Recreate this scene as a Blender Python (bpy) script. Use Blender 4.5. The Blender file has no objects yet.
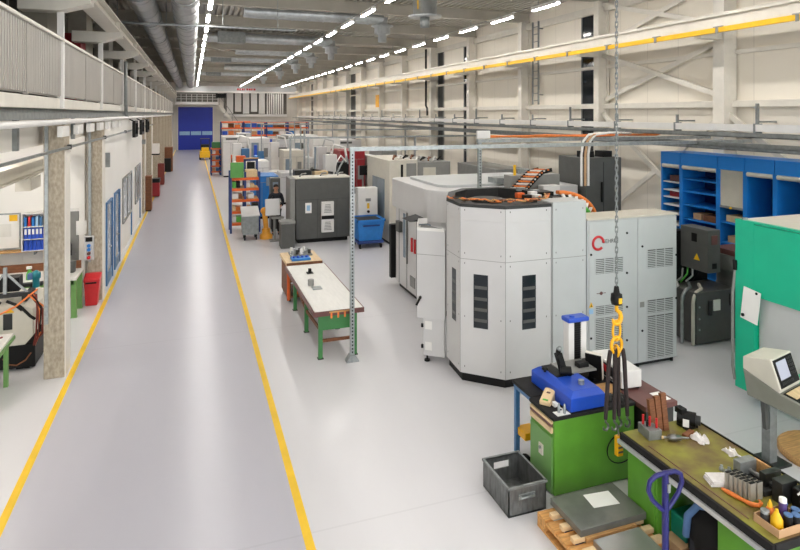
import bpy, math, random
from mathutils import Vector, Matrix
random.seed(7)
SC = bpy.context.scene
COL = SC.collection
PI = math.pi

# ---------------------------------------------------------------- materials
def lin(h):
    h = h.lstrip('#')
    out = []
    for i in (0, 2, 4):
        c = int(h[i:i+2], 16) / 255
        out.append(c/12.92 if c <= .04045 else ((c+.055)/1.055)**2.4)
    return (out[0], out[1], out[2], 1)

def mat(name, col, rough=.5, metal=0., var=.06, scale=6., bump=0., stretch=(1, 1, 1), col2=None, contrast=(.35, .65), spec=.5):
    m = bpy.data.materials.new(name); m.use_nodes = True
    nt = m.node_tree; b = nt.nodes['Principled BSDF']
    b.inputs['Roughness'].default_value = rough
    b.inputs['Metallic'].default_value = metal
    b.inputs['Specular IOR Level'].default_value = spec
    c = lin(col)
    tc = nt.nodes.new('ShaderNodeTexCoord'); mp = nt.nodes.new('ShaderNodeMapping')
    mp.inputs['Scale'].default_value = stretch
    nz = nt.nodes.new('ShaderNodeTexNoise'); nz.inputs['Scale'].default_value = scale
    nz.inputs['Detail'].default_value = 5
    nt.links.new(tc.outputs['Object'], mp.inputs['Vector']); nt.links.new(mp.outputs[0], nz.inputs['Vector'])
    rp = nt.nodes.new('ShaderNodeValToRGB')
    rp.color_ramp.elements[0].position, rp.color_ramp.elements[1].position = contrast
    if col2:
        rp.color_ramp.elements[0].color = lin(col2); rp.color_ramp.elements[1].color = c
    else:
        rp.color_ramp.elements[0].color = tuple(x*(1-var) for x in c[:3])+(1,)
        rp.color_ramp.elements[1].color = tuple(min(1, x*(1+var)) for x in c[:3])+(1,)
    nt.links.new(nz.outputs['Fac'], rp.inputs['Fac']); nt.links.new(rp.outputs[0], b.inputs['Base Color'])
    if bump:
        bp = nt.nodes.new('ShaderNodeBump'); bp.inputs['Strength'].default_value = bump
        bp.inputs['Distance'].default_value = .01
        nt.links.new(nz.outputs['Fac'], bp.inputs['Height']); nt.links.new(bp.outputs[0], b.inputs['Normal'])
    return m

def emit(name, col, s):
    m = bpy.data.materials.new(name); m.use_nodes = True
    nt = m.node_tree; b = nt.nodes['Principled BSDF']
    b.inputs['Base Color'].default_value = lin(col)
    b.inputs['Emission Color'].default_value = lin(col); b.inputs['Emission Strength'].default_value = s
    return m

K = {}
def mk(k, *a, **kw): K[k] = mat(k, *a, **kw)
mk('cream_wall', '#E6E1D8', .6, var=.02, scale=.6)
mk('cream_steel', '#E2DDD2', .45, var=.03)
mk('white_steel', '#E9E7E3', .4, var=.02)
mk('white_wall', '#F2F0EB', .6, var=.02, scale=.8)
mk('machine_white', '#CFCECD', .38, var=.025, scale=2)
mk('machine_grey', '#C4C7C7', .38, var=.025, scale=2)
mk('beige_steel', '#D3CEC0', .42, var=.03)
mk('mid_grey', '#8A8A86', .45, var=.05)
mk('dark_grey', '#555653', .45, var=.06)
mk('charcoal', '#303131', .5, var=.1, spec=.4)
mk('black', '#0D0D0D', .5, var=.2, spec=.3)
mk('rubber', '#131212', .75, var=.2, spec=.3)
mk('galv', '#A3A8A8', .42, .75, var=.14, scale=14)
mk('galv_dull', '#8C908F', .5, .5, var=.14, scale=9)
mk('steel', '#8F8F8E', .28, .9, var=.12, scale=9)
mk('steel_dark', '#4B4C4B', .38, .8, var=.2, scale=7)
mk('duct', '#BCC0C1', .38, .6, var=.12, scale=5, stretch=(1, 3, 1))
mk('roof_deck', '#C6C2B9', .6, .1, var=.05, scale=1.2)
mk('roof_steel', '#B0AB9F', .55, var=.05, scale=2)
mk('green_cab', '#5B9630', .4, var=.10, scale=3)
mk('green_pale', '#6F9E58', .42, var=.06, scale=3)
mk('green_leg', '#3F7F46', .45, var=.08)
mk('green_board', '#62A555', .6, var=.06)
mk('teal', '#0DB78E', .35, var=.04, scale=2)
mk('teal_dark', '#0B7A66', .4, var=.08)
mk('blue_cab', '#1C7DD2', .4, var=.04, scale=2)
mk('blue_inner', '#17336F', .5, var=.06, scale=2)
mk('blue_bin', '#2277C4', .45, var=.06)
mk('blue_device', '#2450C0', .3, var=.05)
mk('blue_rack', '#27407E', .45, var=.06)
mk('blue_jack', '#201F68', .3, var=.06)
mk('blue_door', '#1F37B0', .45, var=.03, scale=2)
mk('blue_frame', '#41719F', .4, var=.04)
mk('pale_blue', '#9CC4E4', .3, var=.05)
mk('strap_blue', '#5677A4', .8, var=.1)
mk('orange', '#E4641F', .5, var=.06)
mk('orange_cable', '#E8813A', .5, var=.12, scale=20)
mk('green_cable', '#5CB84A', .5, var=.12, scale=20)
mk('yellow', '#F4C01C', .45, var=.05)
mk('hook_yellow', '#F2B010', .35, var=.08)
mk('line_yellow', '#F2C61E', .5, var=.05, scale=3)
mk('red', '#C9252B', .38, var=.05)
mk('dark_red', '#93141F', .45, var=.08)
mk('maroon', '#6B4440', .45, var=.08)
mk('brown', '#7A4B2C', .6, var=.25, scale=9, stretch=(1, 1, 6))
mk('wood', '#C79A63', .6, var=.18, scale=5, stretch=(1, 9, 9))
mk('wood_pale', '#E3C79B', .55, var=.08, scale=4, stretch=(6, 1, 6))
mk('pallet_wood', '#D19B5A', .65, var=.2, scale=5, stretch=(1, 8, 8))
mk('cardboard', '#C9A27A', .8, var=.06)
mk('paper', '#F4F3EF', .7, var=.015)
mk('cloth', '#E6E2E0', .9, var=.06, scale=30, bump=.3)
mk('white_top', '#E4E3DD', .4, var=.035, scale=4, stretch=(5, 1, 1))
mk('mat_black', '#1F1E1E', .7, var=.15, scale=14, spec=.3)
mk('skin', '#C08A6C', .55, var=.04)
mk('navy_cloth', '#23262E', .85, var=.12, scale=20)
mk('hair', '#1B1512', .7, var=.2, scale=40)
mk('red_cable', '#7A2F25', .5, var=.12)
mk('crate_steel', '#777978', .42, .6, var=.22, scale=7, stretch=(3, 3, 1))
mk('plate', '#777873', .32, .35, var=.14, scale=5)
mk('alu', '#D3D5D6', .3, .5, var=.06)
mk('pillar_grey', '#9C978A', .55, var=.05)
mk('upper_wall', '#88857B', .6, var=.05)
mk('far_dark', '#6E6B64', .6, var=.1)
mk('robot_orange', '#E9A233', .45, var=.08)
mk('bar_grey', '#B5B1A6', .4, .3, var=.08)
mk('plate_bright', '#A4A5A2', .3, .55, var=.06, scale=2)
mk('console_grey', '#85857B', .45, var=.05)
mk('rail_cream', '#D6D1C6', .45, var=.03)
mk('strap_brown', '#2E2423', .8, var=.15, scale=30)
mk('teal_blue', '#157F8C', .4, var=.08)
mk('purple', '#4E3A78', .4, var=.05)
mk('rail_panel', '#A39E96', .5, var=.04, scale=2)
mk('bench_top', '#8E8C34', .5, col2='#6B5430', scale=2.6, contrast=(.38, .6))
mk('concrete', '#BBB09D', .8, col2='#988D7B', scale=17, contrast=(.3, .7), bump=.25, stretch=(1.6, 1.6, .8))
K['glass_dark'] = mat('glass_dark', '#20262C', .08, var=.2, scale=1.5)
K['glass_grey'] = mat('glass_grey', '#8896A2', .1, var=.12, scale=2)
K['pane_pale'] = mat('pane_pale', '#B9C2C6', .12, var=.1, scale=2)
K['screen'] = emit('screen', '#A9ABBA', .1)
K['lamp'] = emit('lamp_tube', '#FFFBF6', 27)
K['lamp_room'] = emit('lamp_room_tube', '#FFF8F0', 16)

def floor_mat():
    m = bpy.data.materials.new('epoxy_floor'); m.use_nodes = True
    nt = m.node_tree; N = nt.nodes; L = nt.links; b = N['Principled BSDF']
    tc = N.new('ShaderNodeTexCoord'); sp = N.new('ShaderNodeSeparateXYZ'); L.new(tc.outputs['Object'], sp.inputs[0])
    def math_(op, a, v):
        n = N.new('ShaderNodeMath'); n.operation = op
        if hasattr(a, 'node'): L.new(a, n.inputs[0])
        else: n.inputs[0].default_value = a
        if hasattr(v, 'node'): L.new(v, n.inputs[1])
        else: n.inputs[1].default_value = v
        return n.outputs[0]
    lane = math_('MULTIPLY', math_('GREATER_THAN', sp.outputs[0], -1.9), math_('LESS_THAN', sp.outputs[0], 1.1))
    nz = N.new('ShaderNodeTexNoise'); nz.inputs['Scale'].default_value = .5; nz.inputs['Detail'].default_value = 2
    L.new(tc.outputs['Object'], nz.inputs['Vector'])
    mp = N.new('ShaderNodeMapping'); mp.inputs['Scale'].default_value = (2.4, .12, 1); L.new(tc.outputs['Object'], mp.inputs['Vector'])
    n2 = N.new('ShaderNodeTexNoise'); n2.inputs['Scale'].default_value = 2; n2.inputs['Detail'].default_value = 4
    L.new(mp.outputs[0], n2.inputs['Vector'])
    def mix(f, a, c, bl='MIX'):
        n = N.new('ShaderNodeMix'); n.data_type = 'RGBA'; n.blend_type = bl
        if hasattr(f, 'node'): L.new(f, n.inputs[0])
        else: n.inputs[0].default_value = f
        for i, x in ((6, a), (7, c)):
            if hasattr(x, 'node'): L.new(x, n.inputs[i])
            else: n.inputs[i].default_value = x
        return n.outputs[2]
    base = mix(lane, lin('#DCDBDE'), lin('#BFBEC7'))
    g = math_('ADD', math_('MULTIPLY', nz.outputs['Fac'], .03), math_('MULTIPLY', n2.outputs['Fac'], .03))
    g = math_('ADD', g, .97)
    cg = N.new('ShaderNodeCombineColor')
    for i in range(3): L.new(g, cg.inputs[i])
    # fine cross joints every 6 m
    fr = math_('FRACT', math_('DIVIDE', sp.outputs[1], 6.0), 0.0)
    jt = math_('LESS_THAN', fr, .004)
    c1 = mix(1.0, base, cg.outputs[0], 'MULTIPLY')
    L.new(mix(math_('MULTIPLY', jt, .1), c1, lin('#7E7E82')), b.inputs['Base Color'])
    b.inputs['Roughness'].default_value = .27
    b.inputs['Specular IOR Level'].default_value = .5
    return m
K['floor'] = floor_mat()

def panel_wall_mat(name, col, pitch, axis):
    m = mat(name, col, .6, var=.025, scale=.5)
    nt = m.node_tree; N = nt.nodes; L = nt.links; b = N['Principled BSDF']
    tc = N.new('ShaderNodeTexCoord'); sp = N.new('ShaderNodeSeparateXYZ'); L.new(tc.outputs['Object'], sp.inputs[0])
    d = N.new('ShaderNodeMath'); d.operation = 'DIVIDE'; L.new(sp.outputs[axis], d.inputs[0]); d.inputs[1].default_value = pitch
    f = N.new('ShaderNodeMath'); f.operation = 'FRACT'; L.new(d.outputs[0], f.inputs[0])
    l = N.new('ShaderNodeMath'); l.operation = 'LESS_THAN'; L.new(f.outputs[0], l.inputs[0]); l.inputs[1].default_value = .02
    mu = N.new('ShaderNodeMath'); mu.operation = 'MULTIPLY'; L.new(l.outputs[0], mu.inputs[0]); mu.inputs[1].default_value = .22
    mx = N.new('ShaderNodeMix'); mx.data_type = 'RGBA'
    src = b.inputs['Base Color'].links[0].from_socket
    L.new(mu.outputs[0], mx.inputs[0]); L.new(src, mx.inputs[6]); mx.inputs[7].default_value = lin('#8C8578')
    L.new(mx.outputs[2], b.inputs['Base Color'])
    return m
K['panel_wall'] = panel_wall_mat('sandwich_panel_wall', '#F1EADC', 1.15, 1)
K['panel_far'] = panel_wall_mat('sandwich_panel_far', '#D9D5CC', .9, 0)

# ---------------------------------------------------------------- mesh builder
class MB:
    def __init__(s, T=None): s.v = []; s.f = []; s.m = []; s.s = []; s.cur = 0; s.T = T
    def mi(s, i): s.cur = i; return s
    def add(s, vs, fs, smooth=False):
        o = len(s.v)
        for p in vs:
            p = Vector(p)
            s.v.append(s.T @ p if s.T else p)
        for f in fs:
            s.f.append([i+o for i in f]); s.m.append(s.cur); s.s.append(smooth)
        return s
    def box(s, x0, y0, z0, x1, y1, z1):
        if x0 > x1: x0, x1 = x1, x0
        if y0 > y1: y0, y1 = y1, y0
        if z0 > z1: z0, z1 = z1, z0
        return s.add([(x0, y0, z0), (x1, y0, z0), (x1, y1, z0), (x0, y1, z0), (x0, y0, z1), (x1, y0, z1), (x1, y1, z1), (x0, y1, z1)],
                     [(0, 3, 2, 1), (4, 5, 6, 7), (0, 1, 5, 4), (1, 2, 6, 5), (2, 3, 7, 6), (3, 0, 4, 7)])
    def beam(s, p, q, w, h):
        """bar of width w (horizontal) and height h between two points"""
        p = Vector(p); q = Vector(q); d = (q-p).normalized()
        up = Vector((0, 0, 1)) if abs(d.z) < .95 else Vector((0, 1, 0))
        a = d.cross(up).normalized()*(w/2); c = a.cross(d).normalized()*(h/2)
        vs = [p-a-c, p+a-c, p+a+c, p-a+c, q-a-c, q+a-c, q+a+c, q-a+c]
        return s.add(vs, [(0, 1, 2, 3), (7, 6, 5, 4), (0, 4, 5, 1), (1, 5, 6, 2), (2, 6, 7, 3), (3, 7, 4, 0)])
    def prism(s, pts, a, b, axis='z'):
        """polygon extruded from a to b along an axis: z: (x,y), x: (y,z), y: (x,z)"""
        def P(u, v, w): return {'z': (u, v, w), 'x': (w, u, v), 'y': (u, w, v)}[axis]
        n = len(pts)
        ar = sum(pts[i][0]*pts[(i+1) % n][1]-pts[(i+1) % n][0]*pts[i][1] for i in range(n))
        if (ar < 0) != (axis == 'y'): pts = pts[::-1]
        vs = [P(u, v, a) for u, v in pts]+[P(u, v, b) for u, v in pts]
        fs = [tuple(range(n-1, -1, -1)), tuple(range(n, 2*n))]+[(i, (i+1) % n, n+(i+1) % n, n+i) for i in range(n)]
        if a > b: fs = [f[::-1] for f in fs]
        return s.add(vs, fs)
    def cyl(s, p, q, r, n=14, r2=None):
        p = Vector(p); q = Vector(q); d = (q-p).normalized(); r2 = r if r2 is None else r2
        a = d.orthogonal().normalized(); c = d.cross(a)
        vs = []
        for (o, rr) in ((p, r), (q, r2)):
            for i in range(n):
                t = 2*PI*i/n; vs.append(o+a*(math.cos(t)*rr)+c*(math.sin(t)*rr))
        s.add(vs, [(i, (i+1) % n, n+(i+1) % n, n+i) for i in range(n)], True)
        s.add(vs, [tuple(range(n-1, -1, -1)), tuple(range(n, 2*n))])
        return s
    def tube(s, pts, r, n=8, closed=False):
        pts = [Vector(p) for p in pts]; k = len(pts); rings = []; a = None
        for i, p in enumerate(pts):
            if closed: d = pts[(i+1) % k]-pts[i-1]
            else: d = pts[min(i+1, k-1)]-pts[max(i-1, 0)]
            d = d.normalized() if d.length > 1e-9 else Vector((0, 0, 1))
            if a is None: a = d.orthogonal().normalized()
            a = a-d*a.dot(d)
            a = a.normalized() if a.length > 1e-6 else d.orthogonal().normalized()
            c = d.cross(a)
            rr = r[i] if isinstance(r, (list, tuple)) else r
            rings.append([p+a*(math.cos(2*PI*j/n)*rr)+c*(math.sin(2*PI*j/n)*rr) for j in range(n)])
        vs = [v for g in rings for v in g]; fs = []
        for i in range(k if closed else k-1):
            o, o2 = i*n, ((i+1) % k)*n
            for j in range(n): fs.append((o+j, o+(j+1) % n, o2+(j+1) % n, o2+j))
        s.add(vs, fs, True)
        if not closed: s.add(vs, [tuple(range(n-1, -1, -1)), tuple(range((k-1)*n, k*n))])
        return s
    def lathe(s, prof, c, n=18):
        """profile of (radius, z) turned about a vertical axis at c"""
        vs = []; cx, cy, cz = c
        for r, z in prof:
            for i in range(n):
                t = 2*PI*i/n; vs.append((cx+r*math.cos(t), cy+r*math.sin(t), cz+z))
        fs = []
        for k in range(len(prof)-1):
            for i in range(n): fs.append((k*n+i, k*n+(i+1) % n, (k+1)*n+(i+1) % n, (k+1)*n+i))
        s.add(vs, fs, True)
        s.add(vs, [tuple(range(n-1, -1, -1)), tuple(range((len(prof)-1)*n, len(prof)*n))])
        return s
    def ball(s, c, r, n=12, k=8, sx=1, sy=1, sz=1):
        prof = [(max(1e-3, math.sin(PI*i/k)), -math.cos(PI*i/k)) for i in range(k+1)]
        o = len(s.v); s.lathe(prof, (0, 0, 0), n)
        Ti = s.T
        for i in range(o, len(s.v)):
            p = s.v[i] if not Ti else Ti.inverted() @ s.v[i]
            p = Vector((c[0]+p.x*r*sx, c[1]+p.y*r*sy, c[2]+p.z*r*sz))
            s.v[i] = Ti @ p if Ti else p
        return s
    def build(s, name, mats, parent=None, bevel=0, origin=None):
        me = bpy.data.meshes.new(name)
        if parent is not None: org = worldloc(parent)
        elif origin is not None: org = Vector(origin)
        else:
            xs = [v.x for v in s.v]; ys = [v.y for v in s.v]; zs = [v.z for v in s.v]
            org = Vector(((min(xs)+max(xs))/2, (min(ys)+max(ys))/2, min(zs)))
        me.from_pydata([tuple(v-org) for v in s.v], [], s.f); me.update()
        if not isinstance(mats, (list, tuple)): mats = [mats]
        for m in mats: me.materials.append(K[m] if isinstance(m, str) else m)
        me.polygons.foreach_set('material_index', s.m); me.polygons.foreach_set('use_smooth', s.s)
        o = bpy.data.objects.new(name, me); COL.objects.link(o)
        if parent is not None: o.parent = parent
        else: o.location = org
        if bevel:
            b = o.modifiers.new('bevel', 'BEVEL'); b.width = bevel; b.segments = 2; b.limit_method = 'ANGLE'; b.angle_limit = .6
        return o

def worldloc(o):
    l = Vector(o.location)
    while o.parent: o = o.parent; l += Vector(o.location)
    return l

def tag(o, label, cat, group=None):
    o['label'] = label; o['category'] = cat
    if group: o['group'] = group
    return o
def thing(name, label, cat, loc, group=None):
    o = bpy.data.objects.new(name, None); COL.objects.link(o); o.location = loc; o.empty_display_size = .2
    return tag(o, label, cat, group)
def struct(o): o['kind'] = 'structure'; return o
def dup(root, loc, label, rotz=None, group=None):
    def cp(o, par):
        c = o.copy(); COL.objects.link(c)
        if par is not None: c.parent = par
        for ch in list(o.children): cp(ch, c)
        return c
    r = cp(root, None); r.location = loc
    if rotz is not None: r.rotation_euler.z = rotz
    r['label'] = label
    if group: r['group'] = group
    return r
def Rz(cx, cy, a, cz=0): return Matrix.Translation((cx, cy, cz)) @ Matrix.Rotation(a, 4, 'Z')
def box(*a): return MB().box(*a)
def one(mb, name, mats, label, cat, group=None, bevel=0): return tag(mb.build(name, mats, bevel=bevel), label, cat, group)

def text(name, body, size, loc, rot, m, parent, depth=.002):
    cu = bpy.data.curves.new(name, 'FONT'); cu.body = body; cu.size = size; cu.extrude = depth; cu.align_x = 'LEFT'
    t = bpy.data.objects.new(name, cu); COL.objects.link(t)
    bpy.context.view_layer.update()
    me = bpy.data.meshes.new_from_object(t.evaluated_get(bpy.context.evaluated_depsgraph_get()))
    bpy.data.objects.remove(t)
    o = bpy.data.objects.new(name, me); COL.objects.link(o); me.materials.clear(); me.materials.append(K[m])
    o.parent = parent; o.location = Vector(loc)-worldloc(parent); o.rotation_euler = rot
    return o
ORD = ['first', 'second', 'third', 'fourth', 'fifth', 'sixth', 'seventh', 'eighth', 'ninth', 'tenth', 'eleventh', 'twelfth', 'thirteenth',
       'fourteenth', 'fifteenth', 'sixteenth', 'seventeenth', 'eighteenth', 'nineteenth', 'twentieth', 'twenty-first', 'twenty-second', 'twenty-third',
       'twenty-fourth', 'twenty-fifth', 'twenty-sixth', 'twenty-seventh', 'twenty-eighth']
# ================================================================= setting
Y0, Y1 = -5., 75.
def S(mb, name, mats, bevel=0): return struct(mb.build(name, mats, bevel=bevel))
fl = MB().box(-9, Y0, -.2, 12.7, Y1+.2, 0).build('floor', 'floor', origin=(0, 0, 0)); struct(fl)
S(MB().box(-1.93, Y0, 0, -1.84, Y1, .003), 'trim_1', 'line_yellow')
S(MB().box(1.06, Y0, 0, 1.15, Y1, .003), 'trim_2', 'line_yellow')
o = MB().box(12.5, Y0, 0, 12.7, Y1, 8.5).build('wall_right', 'panel_wall', origin=(0, 0, 0)); struct(o)
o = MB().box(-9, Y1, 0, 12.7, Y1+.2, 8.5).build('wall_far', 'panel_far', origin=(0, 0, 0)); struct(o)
# corrugated roof deck, ribs along the hall
m = MB(); x = -9.0; pr = []
while x < 12.7:
    pr += [(x, 8.26), (x+.1, 8.26), (x+.12, 8.42), (x+.2, 8.42)]; x += .22
vs = [(a, Y0, b) for a, b in pr]+[(a, Y1, b) for a, b in pr]; n = len(pr)
m.add(vs, [(i, n+i, n+i+1, i+1) for i in range(n-1)])
m.box(-9, Y0, 8.44, 12.7, Y1, 8.55)
S(m, 'ceiling', 'roof_deck')
# roof beams across the hall at every bay
BAY = [10.95+4.62*k for k in range(-3, 14)]
for y in BAY:
    m = MB(); m.box(-6, y-.13, 7.86, 12.45, y+.13, 7.9); m.box(-6, y-.13, 8.22, 12.45, y+.13, 8.26); m.box(-6, y-.05, 7.9, 12.45, y+.05, 8.22)
    S(m, 'roof_beam', 'roof_steel')
# right wall columns, rails, windows
for k, y in enumerate(BAY):
    m = MB()
    if k == 3: m.box(12.05, y-.16, 0, 12.45, y+.16, 7.86)
    else:
        m.box(12.06, y-.12, 0, 12.1, y+.12, 7.86); m.box(12.42, y-.12, 0, 12.46, y+.12, 7.86); m.box(12.1, y-.03, 0, 12.42, y+.03, 7.86)
    S(m, 'wall_column', 'cream_steel')
for i, (a, b) in enumerate([(15.72, 16.8), (25.0, 26.0), (28.55, 29.2), (46.4, 47.6), (64, 65)]):
    m = MB().mi(0).box(12.47, a, .2, 12.5, b, 7.7)
    w = S(m, 'window_%d' % (i+1), 'glass_dark')
    f = MB(); f.box(12.44, a-.04, .2, 12.5, a, 7.7); f.box(12.44, b, .2, 12.5, b+.04, 7.7)
    for z in (2.5, 4.6, 6.4): f.box(12.45, a, z, 12.49, b, z+.04)
    f.build('window_frame', 'mid_grey', w)
S(MB().box(12.32, Y0, 4.46, 12.5, Y1, 4.62), 'trim_3', 'cream_steel', .01)
S(MB().box(12.34, Y0, 7.55, 12.5, Y1, 7.8), 'trim_4', 'cream_steel', .01)
S(MB().box(12.4, Y0, 5.75, 12.5, Y1, 5.85), 'trim_5', 'cream_steel')
def brace(y0, y1, z0, z1):
    m = MB(); m.beam((12.25, y0+.1, z0), (12.25, y1-.1, z1), .08, .13); m.beam((12.37, y0+.1, z1), (12.37, y1-.1, z0), .08, .13)
    pass
    S(m, 'trim_6', 'cream_steel')
for z0, z1 in ((4.75, 6.15), (6.5, 7.75), (1.2, 4.3)): brace(BAY[3], BAY[4], z0, z1)
brace(BAY[2], BAY[3], 1.2, 4.3)
# white cable trunking along the right wall
t = thing('cable_trunking', 'cream cable trunking running along the right wall below the steel rail', 'cable trunking', (11.94, 30, 3.9))
MB().box(11.84, 6, 3.9, 12.03, 70, 4.06).build('trunking', 'white_steel', t)
for k in range(22):
    y = 9.8+k*2.31
    m = MB().box(11.9, y-.03, 4.06, 11.95, y+.03, 4.28+.25*(k % 3 == 0)); m.box(11.82, y-.02, 3.86, 12.05, y+.02, 4.08); m.box(11.95, y-.03, 4.1, 12.49, y+.03, 4.14)
    m.build('bracket', 'galv_dull', t)
# left storey
S(MB().box(-9, Y0, 4.3, -2.25, Y1, 4.54), 'balcony_slab', 'cream_wall')
S(MB().box(-2.25, Y0, 4.38, -2.12, Y1, 4.56), 'trim_7', 'cream_steel', .008)
m = MB().box(-2.25, Y0, 4.22, -2.05, Y1, 4.25); m.box(-2.25, Y0, 4.25, -2.22, Y1, 4.38); m.box(-2.08, Y0, 4.25, -2.05, Y1, 4.31)
S(m, 'trim_8', 'galv_dull')
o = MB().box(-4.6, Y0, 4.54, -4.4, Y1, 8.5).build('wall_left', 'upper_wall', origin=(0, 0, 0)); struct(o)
S(MB().box(-9.2, Y0, 0, -9, Y1, 8.5), 'wall_back_left', 'white_wall')
for k, y in enumerate(BAY[2:]):
    # upper storey pillars with the corbels that carry the crane rail
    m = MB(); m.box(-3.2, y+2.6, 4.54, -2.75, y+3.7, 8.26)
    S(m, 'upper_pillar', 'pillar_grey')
    m = MB().prism([(-2.7, 6.02), (-2.7, 6.28), (-1.62, 6.28), (-1.62, 6.16), (-2.1, 6.02)], y+.2, y+.55, 'y')
    S(m, 'crane_corbel', 'cream_steel', .01)
    # dark openings of the upper rooms
    w = S(MB().box(-4.41, y+.6, 4.9, -4.37, y+2.6, 7.4), 'window_%d' % (6+k), 'glass_dark')
    f = MB(); f.box(-4.4, y+.5, 4.85, -4.34, y+.6, 7.5); f.box(-4.4, y+2.6, 4.85, -4.34, y+2.7, 7.5); f.box(-4.4, y+1.55, 4.9, -4.34, y+1.65, 7.4)
    f.build('window_frame', 'mid_grey', w)
# ground floor concrete columns on the left
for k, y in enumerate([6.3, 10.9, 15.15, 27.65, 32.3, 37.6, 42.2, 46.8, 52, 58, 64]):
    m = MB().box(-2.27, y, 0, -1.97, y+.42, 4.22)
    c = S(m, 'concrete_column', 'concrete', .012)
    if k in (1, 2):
        r = MB().box(-2.25, y-.03, .9, -2.2, y, 4.1)
        for j in range(52): r.box(-2.24, y-.034, .95+j*.06, -2.21, y-.03, .98+j*.06)
        r.build('channel_strip', ['galv'], c)
    if k in (1, 2): MB().box(-1.97, y+.012, 0, -1.955, y+.41, 3.7).build('painted_side', 'cream_wall', c)  # aisle face that catches the light, its brightness put in as cream colour
# fascia panels below the slab edge with grey posts
m = MB().mi(0).box(-2.42, Y0, 3.78, -2.36, 26, 4.22)
for k in range(16): m.mi(1).box(-2.36, 5.3+k*2.1, 3.78, -2.3, 5.42+k*2.1, 4.22)
S(m, 'trim_9', ['cream_wall', 'galv_dull'])
# left bay: back wall, office fronts with doors and windows
o = MB().box(-9, 15.62, 0, -2.1, 15.75, 4.22).build('wall_bay', 'white_wall', origin=(0, 0, 0)); struct(o)
S(MB().box(-2.5, 15.5, 0, -2.38, 15.62, 4.22), 'trim_10', 'white_wall')
d = S(MB().box(-3.0, 15.56, 0, -2.52, 15.62, 2.02), 'door_1', 'mid_grey', .004)
MB().box(-3.06, 15.54, 0, -3.0, 15.62, 2.08).box(-3.06, 15.54, 2.02, -2.5, 15.62, 2.08).build('door_frame', 'white_steel', d)
MB().cyl((-2.58, 15.56, 1.02), (-2.58, 15.5, 1.02), .012).cyl((-2.58, 15.5, 1.02), (-2.7, 15.5, 1.02), .012).build('door_handle', 'steel', d)
o = MB().box(-2.2, 15.75, 0, -2.04, 27.65, 4.22).build('wall_office', 'white_wall', origin=(0, 0, 0)); struct(o)
o = MB().box(-2.4, 28.1, 0, -2.2, Y1, 4.22).build('wall_office_far', 'cream_wall', origin=(0, 0, 0)); struct(o)
def office_door(n, a, b, h):
    d = S(MB().box(-2.04, a, 0, -2.01, b, h), 'door_%d' % n, 'glass_grey')
    f = MB(); f.box(-2.04, a-.06, 0, -2.0, a, h+.06); f.box(-2.04, b, 0, -1.98, b+.07, h+.06); f.box(-2.04, a, h, -2.0, b, h+.06); f.box(-2.03, a, 0, -2.0, b, .3)
    f.build('door_frame', 'blue_frame', d)
    MB().cyl((-1.99, a+.1, .95), (-1.94, a+.1, .95), .012).cyl((-1.94, a+.1, .95), (-1.94, a+.22, .95), .012).build('door_handle', 'steel', d)
office_door(2, 16.35, 17.25, 2.02)
office_door(3, 18.0, 18.9, 2.05)
def office_window(n, a, b, z0, z1):
    w = S(MB().box(-2.04, a, z0, -2.02, b, z1), 'window_%d' % n, 'pane_pale')
    f = MB()
    for y in (a-.05, (a+b)/2-.03, b): f.box(-2.04, y, z0-.05, -2.0, y+.05, z1+.05)
    f.box(-2.04, a, z1, -2.0, b, z1+.05); f.box(-2.04, a, z0-.05, -1.99, b, z0)
    f.build('window_frame', 'mid_grey', w); MB().box(-2.04, b+.06, .05, -2.0, b+.16, 2.3).build('window_post', 'blue_frame', w)
office_window(30, 20.0, 22.6, .95, 2.25)
office_window(31, 24.2, 26.2, .95, 2.25)
# far wall: roll door, platform, stairs
d = S(MB().box(-1.6, 74.9, 0, 2.33, 75, 5.1), 'door_4', 'blue_door')
f = MB()
for k in range(3): f.box(-1.45+k*1.28, 74.87, 1.75, -1.45+k*1.28+1.16, 74.9, 2.2)
f.build('door_window', 'pale_blue', d)
f = MB(); f.box(-1.75, 74.8, 0, -1.6, 75, 5.3); f.box(2.33, 74.8, 0, 2.48, 75, 5.3); f.box(-1.6, 74.8, 5.1, 2.33, 75, 5.35)
f.build('door_frame', 'cream_steel', d)

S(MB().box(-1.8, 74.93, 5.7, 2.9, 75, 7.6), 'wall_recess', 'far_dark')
S(MB().box(3.6, 74.9, 3.95, 11.2, 75, 7.6), 'wall_recess', 'far_dark')
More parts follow.
